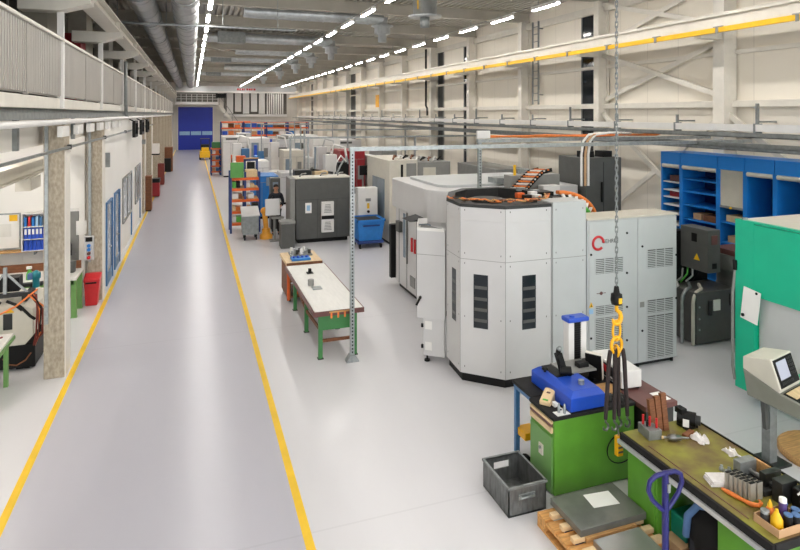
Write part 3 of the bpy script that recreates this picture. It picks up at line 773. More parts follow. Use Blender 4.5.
m.tube(pts, .022, 6); m.build('ring_logo', 'red', DOORS[0])
text('logo_lettering', 'GEHRLE', .095, (6.37, 8.078, 2.16), (PI/2, 0, 0), 'dark_grey', DOORS[0])
m = MB().cyl((6.36, 8.078, 1.34), (6.36, 8.074, 1.34), .03, 10); m.box(6.27, 8.076, 1.335, 6.45, 8.079, 1.345); m.build('small_mark', 'maroon', t)
m = MB().prism([(6.12, 1.13), (6.2, 1.13), (6.16, 1.21)], 8.07, 8.078, 'y'); ws = m.build('warning_sign', 'yellow', t); ws['label'] = 'yellow warning triangle'
MB().prism([(6.145, 1.14), (6.175, 1.14), (6.16, 1.18)], 8.068, 8.07, 'y').build('warning_symbol', 'black', ws)
MB().box(6.12, 8.073, 1.02, 6.2, 8.078, 1.1).build('data_plate', 'pale_blue', t)
MB().box(7.15, 8.073, 1.02, 7.24, 8.078, 1.11).build('data_plate', 'mid_grey', t)

# curved drag chain behind the control cabinet
t = thing('cable_carrier', 'arched drag chain with green and orange edges behind the control cabinet', 'cable carrier', (6.7, 9.3, 2.3))
for j, (r, mm, y) in enumerate(((.6, 'green_cable', 8.8), (.82, 'orange_cable', 8.98))):
    for w in range(2):
        m = MB(); pts = [(6.15+r*math.sin(i*PI/16), y+.05*w, 2.34+.68*r*math.cos(i*PI/16)) for i in range(9)]
        m.tube(pts, .035, 7); m.build('cable', mm, t)
m = MB()
for i in range(8):
    a_ = (i+.5)*PI/16
    m.beam((6.15+.6*math.sin(a_), 8.82, 2.34+.41*math.cos(a_)), (6.15+.82*math.sin(a_), 9.0, 2.34+.56*math.cos(a_)), .05, .03)
m.build('carrier_rung', 'white_steel', t)
MB().box(6.18, 8.72, 0, 6.95, 9.1, 2.3).build('carrier_stand', 'black', t)

# ---- curved white machine behind
t = thing('machining_centre', 'light grey machine with rounded hood and red door handles behind the round machine', 'machine', (6.5, 12.7, 0))
def rounded(x0, y0, x1, y1, r, n=6):
    pts = [(x1, y0), (x1, y1), (x0+r*.6, y1)]
    pts += [(x0+r*.6-r*.6*math.sin(i*PI/2/n), y1-r*.6+r*.6*math.cos(i*PI/2/n)) for i in range(1, n+1)]
    pts += [(x0+r-r*math.cos(i*PI/2/n), y0+r-r*math.sin(i*PI/2/n)) for i in range(0, n+1)]
    return pts
MB().prism(rounded(4.72, 11.35, 8.3, 14.25, .5), 2.0, 2.68).build('hood', 'machine_white', t, .02)
MB().prism(rounded(4.82, 11.45, 8.25, 14.15, .3), .12, 2.0).build('body', 'machine_white', t, .01)
MB().prism(rounded(4.9, 11.5, 8.2, 14.1, .3), 0, .12).build('plinth', 'black', t)
MB().prism(rounded(5.1, 11.8, 8.0, 13.9, .3), 2.68, 2.74).build('roof_sheet', 'machine_grey', t, .01)
m = MB()
for y in (11.95, 12.55, 13.2, 13.75): m.box(4.812, y-.006, .14, 4.822, y+.006, 1.98)
m.build('door_gap', 'dark_grey', t)
MB().box(4.8, 13.3, .85, 4.822, 13.42, 1.9).build('door_window', 'glass_grey', t)
MB().box(4.8, 11.7, 1.55, 4.822, 12.4, 1.92).build('door_window', 'glass_grey', t)
for y in (12.62, 12.82):
    m = MB().cyl((4.8, y, 1.12), (4.8, y, 1.4), .028, 8); m.box(4.78, y-.03, 1.1, 4.82, y+.03, 1.13); m.box(4.78, y-.03, 1.39, 4.82, y+.03, 1.42)
    m.build('door_handle', 'red', t)['label'] = 'red door handle'
MB().cyl((4.79, 13.12, .75), (4.79, 13.12, 1.95), .02, 8).build('lock_bar', 'dark_grey', t)
MB().box(4.72, 13.5, 1.42, 4.82, 13.75, 1.68).build('control_panel', 'dark_grey', t, .01)
MB().box(4.8, 12.65, .28, 4.822, 12.95, .52).build('vent_grille', 'mid_grey', t)
MB().box(4.74, 14.15, .15, 4.95, 14.3, 1.5).build('door_rail', 'black', t)
MB().prism([(4.3, 2.03), (4.62, 2.1), (4.7, 2.03)], 11.6, 12.1, 'y').build('tool_arm', 'black', t)
MB().box(6.4, 11.7, 2.74, 6.9, 12.1, 2.86).build('top_fitting', 'galv', t); MB().box(7.3, 12.0, 2.74, 7.5, 12.3, 3.0).build('top_fitting', 'galv', t)

# ---- beige and grey machine further back
t = thing('machining_centre', 'beige and grey machine with black slot and cluttered top behind the rounded machine', 'machine', (7, 19.5, 0))
MB().box(6.1, 18.4, .08, 7.1, 21, 2.76).build('body', 'beige_steel', t, .015)
MB().box(7.1, 18.4, .08, 8.3, 21, 2.68).build('rear_housing', 'mid_grey', t, .015)
MB().box(6.12, 18.45, 0, 8.25, 20.9, .08).build('plinth', 'black', t)
MB().box(6.5, 18.385, 2.2, 6.58, 18.4, 2.62).build('slot', 'black', t)
MB().box(6.7, 18.385, 1.9, 7.05, 18.4, 2.65).build('vent_grille', 'mid_grey', t)
MB().box(7.3, 18.385, 2.1, 7.75, 18.4, 2.5).build('yellowed_cover', 'beige_steel', t)
MB().box(6.09, 18.9, .6, 6.11, 20.3, 2.1).build('door_window', 'glass_grey', t)
for k in range(9):
    x = 6.3+k*.21; z = 2.76 if x < 7.05 else 2.68
    MB().tube([(x, 18.6+.1*(k % 3), z+.03), (x+.1, 18.8, z+.14), (x+.25, 19.0, z+.1), (x+.3, 19.4, z+.03)], .03, 6).build('hose', ['brown', 'white_steel', 'black'][k % 3], t)
t = thing('chip_conveyor', 'grey sloping chip conveyor beside the beige machine and blue tub', 'conveyor', (5.9, 19.3, 0))
MB().prism([(5.75, .15), (6.02, .15), (6.02, 1.3), (5.75, 1.6)], 19.5, 20.25, 'y').build('trough', 'galv_dull', t, .01)
MB().box(5.8, 19.6, 0, 5.98, 20.15, .15).build('foot', 'black', t)
MB().prism([(5.72, 1.3), (6.04, 1.0), (6.04, 1.12), (5.72, 1.62)], 19.45, 20.3, 'y').build('chute_cover', 'dark_grey', t)

# ---- dark grey box machine
t = thing('machining_centre', 'dark grey box machine with white cooling unit and paper notice', 'machine', (4.1, 20.9, 0))
MB().box(3.22, 19.5, .14, 5.06, 20.6, 2.14).build('body', 'dark_grey', t, .015)
MB().box(3.3, 19.62, 0, 5.0, 20.5, .14).build('plinth', 'black', t)
MB().box(3.2, 19.48, 2.14, 5.08, 20.3, 2.18).build('top_cover', 'beige_steel', t, .01)
m = MB().box(3.22, 19.494, 1.44, 5.06, 19.5, 1.448)
for x in (3.94, 4.6): m.box(x-.004, 19.494, .16, x+.004, 19.5, 1.44)
m.build('door_gap', 'charcoal', t)
u = MB().box(4.06, 19.4, .34, 4.48, 19.5, 1.36).build('cooling_unit', 'white_steel', t, .01)
m = MB().box(4.06, 19.39, .78, 4.48, 19.4, .9); m.build('dark_strip', 'black', u)
for (z0, z1) in ((.42, .7), (1.0, 1.28)):
    m = MB()
    for k in range(6): m.box(4.14+.008*k, 19.394, z0+k*.05, 4.4-.008*k, 19.4, z0+k*.05+.02)
    m.build('grille_slat', 'mid_grey', u)
MB().box(3.53, 19.49, 1.0, 3.74, 19.5, 1.34).build('notice', 'paper', t)
MB().box(3.58, 19.487, 1.08, 3.69, 19.49, 1.26).build('notice_print', 'pale_blue', t)
MB().box(3.04, 19.52, .1, 3.2, 20.5, 2.16).build('side_column', 'mid_grey', t, .01)
m = MB()
for x in (3.4, 4.1, 4.7): m.tube([(x, 19.8, 2.2), (x+.1, 20.0, 2.26), (x+.3, 20.3, 2.24), (x+.3, 20.5, 2.2)], .025, 6)
m.build('hose', 'mid_grey', t)
one(MB().mi(0).box(2.66, 18.95, 0, 3.1, 19.42, .78).mi(1).box(2.64, 18.93, .78, 3.12, 19.44, .86), 'pedestal_box', ['dark_grey', 'mid_grey'], 'small grey pedestal box with pale lid at the left corner of the dark grey machine', 'cabinet', bevel=.008)
t = thing('operator_panel', 'pale grey back of a tilted machine control panel in front of the worker', 'control panel', (2.55, 20.2, 0))
m = MB(Matrix.Translation((2.55, 20.2, 1.15)) @ Matrix.Rotation(-.25, 4, 'X')); m.box(-.24, -.05, -.28, .24, .05, .28); m.build('panel_back', 'machine_white', t, .015)
MB().cyl((2.62, 20.24, 0), (2.62, 20.24, .95), .04, 10).box(2.45, 20.1, 0, 2.8, 20.4, .04).build('stand', 'mid_grey', t)
MB().box(2.5, 19.98, .78, 2.9, 20.2, .84).build('shelf', 'mid_grey', t)
t = thing('industrial_robot', 'small amber robot arm standing between the shelf rack and the worker', 'robot', (2.4, 20.75, 0))
MB().lathe([(.22, 0), (.22, .12), (.14, .2), (.14, .35)], (2.4, 20.75, 0), 14).build('robot_base', 'robot_orange', t)
MB().beam((2.4, 20.75, .35), (2.34, 20.75, .95), .16, .18).build('lower_arm', 'robot_orange', t, .02)
MB().beam((2.37, 20.73, .95), (2.5, 20.5, 1.2), .13, .14).build('upper_arm', 'robot_orange', t, .02)
MB().ball((2.34, 20.75, .95), .13).build('elbow_joint', 'robot_orange', t)
MB().cyl((2.5, 20.5, 1.2), (2.58, 20.42, 1.1), .05, 10).build('wrist', 'charcoal', t)
one(MB().mi(0).box(2.75, 22.3, 0, 3.1, 22.8, 1.9).mi(1).box(2.82, 22.28, 1.5, 3.02, 22.3, 1.75), 'switch_cabinet', ['dark_grey', 'glass_grey'], 'narrow dark grey cabinet with a glass pane behind the worker', 'cabinet', bevel=.01)

# ---- tall dark grey cabinet and the switch cabinet to the right
t = thing('machine_housing', 'tall dark grey housing behind the light grey control cabinet', 'machine', (8.85, 11.4, 0))
MB().box(8.36, 11.15, 0, 9.34, 12.2, 3.3).build('body', 'dark_grey', t, .012)
for x in (8.45, 8.95): MB().box(x, 11.3, 3.3, x+.25, 11.6, 3.44).build('top_box', 'black', t)
MB().cyl((8.78, 11.12, 2.3), (8.78, 11.12, 2.75), .025, 8).build('door_handle', 'black', t)
MB().box(8.84, 11.143, .1, 8.848, 11.15, 3.2).build('door_gap', 'black', t)
t = thing('switch_cabinet', 'dark grey switch cabinet with warning triangle and bent hoses next to the green machine', 'cabinet', (9.2, 8.8, 0))
MB().box(8.78, 8.46, .03, 9.75, 9.3, .98).build('lower_cabinet', 'dark_grey', t, .01)
MB().box(9.06, 8.46, 1.32, 9.36, 9.12, 2.12).build('upper_cabinet', 'dark_grey', t, .01)
MB().box(8.85, 9.12, .98, 9.75, 9.3, 2.0).build('back_panel', 'black', t)
m = MB().prism([(8.65, 1.52), (8.79, 1.52), (8.72, 1.64)], 9.053, 9.06, 'x')
m.build('warning_sign', 'yellow', t)['label'] = 'yellow warning triangle'
MB().box(9.05, 8.72, 1.86, 9.06, 8.84, 2.02).build('lock_plate', 'black', t)
MB().box(9.16, 8.45, 1.4, 9.26, 8.46, 1.5).build('socket', 'black', t)
MB().box(9.14, 8.45, 1.85, 9.28, 8.46, 2.02).build('data_plate', 'maroon', t)
MB().box(9.18, 8.44, .62, 9.34, 8.46, .82).build('data_plate', 'paper', t)
MB().box(9.06, 8.42, .55, 9.12, 8.46, .82).build('door_handle', 'charcoal', t)
MB().box(9.58, 8.42, .68, 9.63, 8.46, .9).build('door_handle', 'charcoal', t)
for z in (.3, .5, .72): MB().cyl((8.85, 8.462, z), (8.85, 8.45, z), .02, 8).build('plug', 'galv', t)
for k, (x, y) in enumerate(((8.52, 8.85), (8.64, 8.66), (8.74, 8.5))):
    MB().tube([(x, y, .02), (x, y, .8), (x+.02, y, .9), (x+.1, y+.02, .98), (x+.3, y+.1, 1.0), (x+.45, y+.3, 1.02)], .032, 8).build('hose', ['white_steel', 'galv', 'beige_steel'][k], t)
for k in range(4): MB().tube([(8.9+.14*k, 9.1, 1.0), (8.93+.13*k, 8.95, 1.15+.05*(k % 2)), (9.0+.12*k, 9.0, 1.3)], .018, 6).build('cable', ['mid_grey', 'green_cable', 'white_steel', 'black'][k], t)
t = thing('barrel', 'dark grey barrel stack behind the switch cabinet next to the green machine', 'barrel', (10.2, 8.9, 0))
MB().lathe([(.3, 0), (.31, .02), (.31, .3), (.325, .32), (.31, .34), (.31, .6), (.325, .62), (.31, .64), (.31, .9), (.3, .92)], (10.2, 8.9, .6), 20).build('drum', 'dark_grey', t)
MB().box(9.85, 8.55, 0, 10.6, 9.3, .6).build('drum_stand', 'charcoal', t, .01)
MB().box(9.95, 8.6, 1.52, 10.5, 9.2, 1.62).build('drum_lid', 'maroon', t)

# ---- blue storage cabinets along the right wall
def storage(y1, y0, kind, label):
    t = thing('storage_cabinet', label, 'cabinet', (11.35, (y0+y1)/2, 0), 'blue storage cabinets along the right wall')
    m = MB().box(11, y0, 0, 11.75, y0+.05, 3.08); m.box(11, y1-.05, 0, 11.75, y1, 3.08); m.build('carcass', 'blue_cab', t)
    MB().box(11.7, y0+.05, 0, 11.74, y1-.05, 3.08).build('back_panel', 'blue_inner', t)
    MB().box(10.98, y0+.008, 3.08, 11.75, y1-.008, 3.37).build('header', 'blue_cab', t, .006)
    MB().box(10.99, y0+.05, 0, 11.7, y1-.05, .1).build('plinth', 'blue_cab', t)
    if kind == 'shut':
        m = MB(); z = 2.28
        while z < 3.06: m.cyl((11.03, y0+.05, z+.01), (11.03, y1-.05, z+.01), .012, 6); z += .022
        sh = m.build('shutter', 'beige_steel', t)
        MB().box(11.0, y0+.05, 2.24, 11.06, y1-.05, 2.29).build('shutter_rail', 'galv', sh)
        MB().cyl((11.0, (y0+y1)/2, 2.26), (10.97, (y0+y1)/2, 2.26), .025, 8).build('shutter_knob', 'yellow', sh)
        zs = [1.9, 1.45, 1.0, .55]
    else:
        MB().cyl((11.02, y0+.05, 3.03), (11.02, y1-.05, 3.03), .05, 10).build('shutter', 'beige_steel', t)
        zs = {'many': [2.62, 2.42, 2.25, 2.06, 1.86, 1.6, 1.3, 1.0, .6], 'few': [2.74, 2.45, 2.13, 1.8, 1.4, 1.0, .55], 'deep': [1.5, .8]}[kind]
    for z in zs:
        MB().box(11.03, y0+.05, z, 11.7, y1-.05, z+.03).build('shelf', 'white_steel' if kind == 'many' else 'blue_cab', t)
    return t
storage(11.69, 11.06, 'many', 'blue storage cabinet with many white shelves, farthest of the row')
storage(11.06, 10.01, 'few', 'blue storage cabinet with blue shelves, between the white-shelved and the shuttered one')
storage(10.01, 9.33, 'shut', 'blue storage cabinet with its beige roller shutter half closed')
storage(9.33, 8.65, 'deep', 'open blue storage cabinet with dark blue back, directly before the shuttered one')
storage(8.65, 7.6, 'deep', 'open blue storage cabinet behind the green machine at the edge of the view')
storage(7.6, 6.5, 'deep', 'blue storage cabinet nearest the viewer, past the edge of the view')
for k, (y, z, l) in enumerate(((10.35, 1.83, .35), (10.7, 1.83, .22), (9.7, 1.93, .4), (9.65, 1.48, .42), (11.38, 2.65, .3), (11.38, 2.28, .3))):
    one(box(11.12, y-l/2, z, 11.5, y+l/2, z+.14), 'storage_box', ['brown', 'cardboard', 'wood_pale', 'cardboard', 'maroon', 'dark_red'][k],
        ['brown box on the lowest visible shelf of the blue-shelved cabinet', 'cardboard box beside the brown box in the blue-shelved cabinet', 'pale wood box on the top shelf below the roller shutter', 'cardboard box on the second shelf below the roller shutter',
         'dark box on the top white shelf of the farthest blue cabinet', 'dark red box on the third white shelf of the farthest blue cabinet'][k], 'box', 'boxes in the blue cabinets', .006)

# ---- green machine at the right edge
t = thing('milling_machine', 'large turquoise green machine with grey sliding door at the right edge', 'machine', (9, 5.4, 0))
MB().box(7.8, 3.6, .5, 10.2, 6.7, 2.66).build('body', 'teal', t, .015)
MB().box(8.2, 3.8, 0, 10.0, 6.5, .5).build('plinth', 'teal_dark', t)
MB().box(7.78, 3.6, 2.66, 10.2, 6.72, 2.71).build('top_sheet', 'beige_steel', t)
MB().box(7.72, 3.6, 2.69, 7.8, 6.72, 2.72).build('top_edge', 'teal', t)
MB().box(7.72, 6.4, .2, 7.82, 6.72, 2.7).build('corner_post', 'teal', t, .01)
MB().box(7.84, 6.72, .3, 8.2, 6.74, 2.66).build('side_panel', 'teal_dark', t)
m = MB(); pts = [(7.8, 6.38)]+[(7.73+.06*((i-4)/4)**2, 6.36-i*.3) for i in range(9)]+[(7.8, 3.7)]
m.prism(pts, .62, 1.64); m.build('sliding_door', 'machine_grey', t)['label'] = 'grey curved sliding door'
MB().prism([(7.8, 6.4), (7.722, 6.4), (7.722, 3.7), (7.8, 3.7)], 1.64, 2.68).build('upper_door', 'teal', t)
MB().box(7.7, 6.38, 1.62, 7.74, 6.41, 1.66).build('door_clip', 'black', t)
MB().tube([(7.74, 6.72, 2.05), (7.7, 6.74, 1.6), (7.7, 6.74, .5), (7.72, 6.72, .3)], .022, 8).build('grab_rail', 'mid_grey', t)
MB().box(7.7, 6.68, 1.95, 7.74, 6.74, 2.1).build('rail_bracket', 'black', t)
MB().cyl((7.78, 6.6, 2.7), (7.78, 6.6, 2.75), .04, 10).build('top_bolt', 'galv', t)
m = MB(Matrix.Translation((7.69, 6.43, 1.5)) @ Matrix.Rotation(.12, 4, 'X')); m.box(-.004, -.14, -.24, .004, .14, .24)
m.build('notice', 'paper', t)['label'] = 'white paper sheet'
MB().cyl((7.695, 6.33, 1.7), (7.68, 6.33, 1.7), .02, 8).build('magnet', 'black', t)
MB().cyl((7.7, 6.55, 1.33), (7.67, 6.55, 1.33), .025, 8).build('magnet', 'black', t)
t = thing('pallet_disc', 'round brown wooden disc lying under the front of the green machine', 'disc', (7.35, 4.9, 0))
MB().lathe([(.48, 0), (.5, .02), (.5, .07), (.48, .09)], (7.45, 5.2, 0), 28).build('disc', 'wood', t)

# ---- control console
W = Vector((.97, .243, 0)); Dv = Vector((.243, -.97, 0)); O = Vector((6.26, 5.34, 0))
T = Matrix(((W.x, Dv.x, 0, O.x), (W.y, Dv.y, 0, O.y), (0, 0, 1, 0), (0, 0, 0, 1)))
t = thing('control_console', 'beige and grey control console with screen on a steel post before the green machine', 'control panel', (6.7, 5.35, 0))
def flipbuild(m, name, mats, par, bevel=0):
    m.f = [f[::-1] for f in m.f]      # the local frame is left-handed
    return m.build(name, mats, par, bevel)
m = MB(T); m.prism([(0, 1.38), (.31, 1.44), (.42, 1.12), (.41, 1.08), (0, 1.235)], 0, .5, 'x'); flipbuild(m, 'screen_housing', 'beige_steel', t, .012)
m = MB(T); m.prism([(0, 1.235), (.41, 1.08), (.72, 1.02), (.72, .86), (.05, .93)], 0, .5, 'x'); flipbuild(m, 'console_base', 'console_grey', t, .012)
def slant(m, x0, x1, a, b, off):
    # a plate lying on the sloping front, a..b along it from the top edge
    p = Vector((.31, 1.44)); q = Vector((.42, 1.12)); d = q-p; nn = Vector((-d.y, d.x)).normalized()
    A = p+d*a+nn*(-.002); B = p+d*b+nn*(-.002); C = p+d*b+nn*off; E_ = p+d*a+nn*off
    m.prism([tuple(A), tuple(B), tuple(C), tuple(E_)], x0, x1, 'x'); return m
m = MB(T); slant(m, .03, .47, .06, .96, .008); fr = flipbuild(m, 'screen_frame', 'black', t)
m = MB(T); slant(m, .07, .3, .14, .72, .012); flipbuild(m, 'screen', 'screen', fr)
m = MB(T)
for r in range(5):
    for c_ in range(3): slant(m, .325+c_*.042, .355+c_*.042, .12+r*.12, .2+r*.12, .014)
flipbuild(m, 'key', 'steel_dark', fr); m = MB(T)
for c_ in range(8): slant(m, .07+c_*.034, .095+c_*.034, .8, .88, .014)
flipbuild(m, 'key', 'steel_dark', fr)
m = MB(T); p = [(.43, 1.077), (.7, 1.024), (.7, 1.032), (.43, 1.085)]; m.prism(p, .04, .46, 'x'); flipbuild(m, 'keypad_deck', 'black', t)
m = MB(T); p = [(.45, 1.081), (.56, 1.06), (.56, 1.068), (.45, 1.089)]; m.prism(p, .07, .43, 'x'); flipbuild(m, 'keypad', 'wood_pale', t)
MB().box(6.66, 5.3, 0, 6.78, 5.42, 1.0).build('post', 'galv_dull', t, .008)
MB().box(6.55, 5.2, 0, 6.9, 5.52, .025).build('foot_plate', 'steel_dark', t)
MB().beam((6.72, 5.36, .8), (7.74, 5.6, .8), .09, .12).build('support_arm', 'teal', t)
MB().beam((6.55, 5.32, 1.0), (6.62, 5.32, .45), .05, .05).build('cable_sleeve', 'dark_grey', t)
MB().tube([(6.3, 5.3, 1.12), (6.4, 5.36, .98), (6.52, 5.38, .98), (6.58, 5.34, 1.05)], .012, 6).build('cable', 'black', t)
# ================================================================= foreground right
# ---- green drawer cabinet
t = thing('tool_cabinet', 'green metal tool cabinet with black rubber top and white drawer edges', 'cabinet', (4.35, 5.9, 0))
MB().box(3.82, 5.65, .02, 4.92, 6.14, .86).build('body', 'green_cab', t, .008)
MB().box(3.86, 5.7, 0, 4.88, 6.1, .02).build('plinth', 'black', t)
MB().box(3.8, 5.64, .86, 4.93, 6.15, .9).build('top_mat', 'mat_black', t, .006)
dr = MB().box(3.8, 5.68, .03, 3.822, 6.12, .66).build('door', 'green_pale', t, .006)
MB().box(3.795, 5.68, .71, 3.82, 6.12, .77).build('drawer', 'wood_pale', t)['label'] = 'cream drawer edge'
MB().box(3.795, 5.68, .785, 3.82, 6.12, .81).build('drawer', 'maroon', t)
MB().box(3.795, 5.68, .815, 3.82, 6.12, .845).build('drawer', 'wood_pale', t)['label'] = 'cream drawer edge'
l = MB().box(3.785, 5.84, .38, 3.8, 5.92, .5).build('lock_plate', 'beige_steel', dr)
MB().cyl((3.785, 5.88, .46), (3.77, 5.88, .46), .018, 10).build('lock_knob', 'galv', dr)
MB().cyl((3.78, 6.17, .1), (3.78, 6.24, .1), .09, 16).build('caster', 'rubber', t)
MB().tube([(4.72+.2*math.cos(i*PI/12), 5.635, .4+.17*math.sin(i*PI/12)) for i in range(4, 22)], .007, 6).build('cable_loop', 'black', t)
# ---- blue-legged table behind it
t = thing('work_table', 'dark-topped table with blue steel legs behind the green tool cabinet', 'table', (4.6, 6.4, 0))
MB().box(3.86, 6.16, .86, 5.3, 6.66, .9).build('tabletop', 'mat_black', t, .004)
MB().box(3.88, 6.18, .8, 5.28, 6.64, .86).build('apron', 'blue_frame', t)
for x in (3.9, 5.22):
    for y in (6.2, 6.6): MB().box(x-.025, y-.025, 0, x+.03, y+.025, .8).build('leg', 'blue_frame', t)
MB().box(3.9, 6.58, .18, 5.22, 6.62, .22).build('stretcher', 'blue_frame', t)
one(MB().box(3.9, 6.4, .225, 4.1, 6.62, .32), 'storage_box', 'hook_yellow', 'small amber box on the stretcher of the blue-legged table', 'box', bevel=.01)
# ---- maroon topped side table
t = thing('side_table', 'table with a maroon top and grey sides right of the green tool cabinet', 'table', (5.2, 5.8, 0))
MB().box(4.95, 5.5, .84, 5.42, 6.14, .9).build('tabletop', 'maroon', t, .004)
MB().box(4.98, 5.53, .1, 5.39, 6.1, .84).build('body', 'steel_dark', t, .006)
for x in (5.03, 5.35):
    for y in (5.58, 6.05): MB().cyl((x, y, 0), (x, y, .1), .03, 8).build('foot', 'black', t)
one(box(5.24, 5.56, .9, 5.38, 5.76, .904), 'note_sheet', 'paper', 'white sheet lying on the maroon tabletop behind the wooden strips', 'paper')
one(box(4.62, 5.9, .9, 4.94, 6.14, .925), 'wooden_board', 'wood', 'light brown board beside the blue presetter in front of the white display unit', 'board', bevel=.004)
# ---- blue presetting device
t = thing('tool_presetter', 'blue tool presetting device with white column and black camera arm', 'measuring device', (4.3, 6.0, .9))
pr = [(4.05, 5.68), (4.46, 5.68), (4.46, 6.5), (4.05, 6.5)]
m = MB(); vs = []
z0, z1, z2 = .905, 1.06, 1.11
lo = [(4.05, 5.67), (4.52, 5.67), (4.52, 6.5), (4.05, 6.5)]; hi = [(4.13, 5.74), (4.48, 5.74), (4.48, 6.45), (4.13, 6.45)]
vs = [(x, y, z0) for x, y in lo]+[(x, y, z1) for x, y in lo]+[(x, y, z2) for x, y in hi]
fs = [(3, 2, 1, 0), (8, 9, 10, 11)]
for k in (0, 4):
    for i in range(4): fs.append((k+i, k+(i+1) % 4, k+4+(i+1) % 4, k+4+i))
m.add(vs, fs); m.build('base_body', 'blue_device', t, .008)
MB().box(4.16, 6.1, 1.1, 4.4, 6.44, 1.118).build('well_cover', 'black', t)
MB().box(4.3, 6.12, 1.105, 4.75, 6.45, 1.125).build('slide_plate', 'mid_grey', t)
MB().cyl((4.33, 5.86, 1.1), (4.33, 5.86, 1.16), .035, 14).build('spindle_nose', 'galv', t)
MB().lathe([(.018, 0), (.018, .02), (.04, .03), (.04, .045), (.02, .055)], (4.12, 6.3, 1.105), 12).build('hand_knob', 'black', t)
c = MB().box(4.58, 6.46, .92, 4.67, 6.58, 1.6); c.box(4.77, 6.46, .92, 4.86, 6.58, 1.6); c.box(4.67, 6.49, .92, 4.77, 6.58, 1.6)
c = c.build('column', 'white_steel', t, .01)
m = MB()
for k in range(22): m.box(4.67, 6.465, .96+k*.029, 4.77, 6.49, .98+k*.029)
m.box(4.675, 6.475, .93, 4.765, 6.491, 1.595); m.build('bellows', 'black', c)
MB().box(4.56, 6.43, 1.6, 4.88, 6.6, 1.66).build('column_cap', 'blue_device', t, .015)
MB().cyl((4.66, 6.5, 1.66), (4.66, 6.5, 1.675), .035, 14).build('cap_knob', 'blue_device', t)
m = MB(); m.beam((4.3, 6.16, 1.12), (4.24, 6.2, 1.36), .07, .09); m.beam((4.24, 6.2, 1.36), (4.26, 6.2, 1.42), .04, .05); m.cyl((4.36, 6.1, 1.16), (4.24, 6.16, 1.16), .055, 12)
m.build('camera_arm', 'black', t, .006)
MB().ball((4.25, 6.18, 1.42), .03).build('camera_lens', 'galv', t)
m = MB().box(4.52, 6.34, .94, 4.9, 6.46, 1.12); m.box(4.55, 6.2, 1.0, 4.7, 6.3, 1.18); m.build('carriage', 'black', t, .01)
# display unit
t = thing('monitor', 'black-faced pale monitor standing right of the white measuring column', 'monitor', (4.86, 6.26, .9))
T = Matrix.Translation((4.8, 6.24, 1.09)) @ Matrix.Rotation(-.95, 4, 'Z') @ Matrix.Rotation(.15, 4, 'X')
MB(T).box(-.1, -.015, -.15, .1, .0, .17).build('screen', 'black', t)
MB(T).box(-.105, 0, -.155, .105, .06, .175).build('monitor_housing', 'cream_steel', t, .008)
MB().box(4.78, 6.22, .905, 4.9, 6.34, .95).build('monitor_stand', 'black', t)
t = thing('display_unit', 'white display unit with red readout on the maroon-topped table edge', 'display unit', (5.2, 6.3, .9))
T = Matrix.Translation((5.12, 6.2, .925)) @ Matrix.Rotation(-.1, 4, 'Z')
MB(T).box(-.13, -.3, 0, .15, .38, .215).build('housing', 'white_steel', t, .012)
MB(T).box(-.145, -.27, .03, -.13, .2, .185).build('front_panel', 'black', t)
MB(T).box(-.15, -.02, .09, -.145, .17, .17).build('readout', 'red', t)['label'] = 'red display readout'
m = MB(T)
for k in range(4): m.box(-.152, -.22+k*.05, .05, -.145, -.19+k*.05, .07)
m.build('key', 'white_steel', t)
for dx in (-.1, .12):
    for dy in (-.26, .34): MB(T).cyl((dx, dy, -.022), (dx, dy, 0), .02, 8).build('foot', 'black', t)
MB(T).cyl((.15, .0, .12), (.19, .0, .12), .03, 10).build('cable_plug', 'black', t)
# small things on the cabinet top
t = thing('label_scanner', 'cream wedge-shaped desk device at the left edge of the black cabinet top', 'desk device', (3.95, 6.05, .9))
T = Matrix.Translation((3.97, 6.0, .902)) @ Matrix.Rotation(-.9, 4, 'Z')
MB(T).prism([(-.13, 0), (.13, 0), (.13, .1), (.07, .115), (-.13, .045)], -.065, .065, 'x').build('housing', 'wood_pale', t, .008)
MB(T).box(-.03, -.115, .055, .03, -.09, .062).build('key', 'green_cable', t)
MB(T).box(-.02, .0, .093, .02, .03, .1).build('marking', 'maroon', t)
MB().tube([(4.02, 5.95, .91), (3.99, 5.87, .915), (4.0, 5.8, .91), (4.02, 5.72, .91)], .008, 6).build('cable', 'white_steel', t)
one(box(3.95, 5.84, .902, 4.0, 5.9, .95), 'plug_adapter', 'paper', 'small white plug adapter beside the cream desk device', 'plug', bevel=.006)
for k, (x, y) in enumerate(((3.93, 5.73), (3.98, 5.69))):
    one(MB().lathe([(.016, 0), (.016, .07), (.012, .075), (.012, .1), (.004, .11)], (x, y, .905), 12), 'gauge_pin', 'galv', ['farther of two short steel pins standing on white paper at the cabinet corner', 'nearer of two short steel pins standing on white paper at the cabinet corner'][k], 'pin', 'steel pins on the green cabinet')
one(box(3.87, 5.66, .9, 4.04, 5.76, .904), 'note_sheet', 'paper', 'white paper slip on the near corner of the black cabinet top', 'paper')
rnd = random.Random(5)
for k in range(3):
    x = 4.55+k*.12
    one(MB().lathe([(.03, 0), (.035, .03), (.02, .05), (.028, .07), (.01, .09)], (x, 5.74+.03*(k % 2), .9), 12), 'tool_holder', 'steel_dark', ['left', 'middle', 'right'][k]+' of three dark tool holders behind the slings on the green cabinet', 'tool holder', 'dark tool holders on the green cabinet')
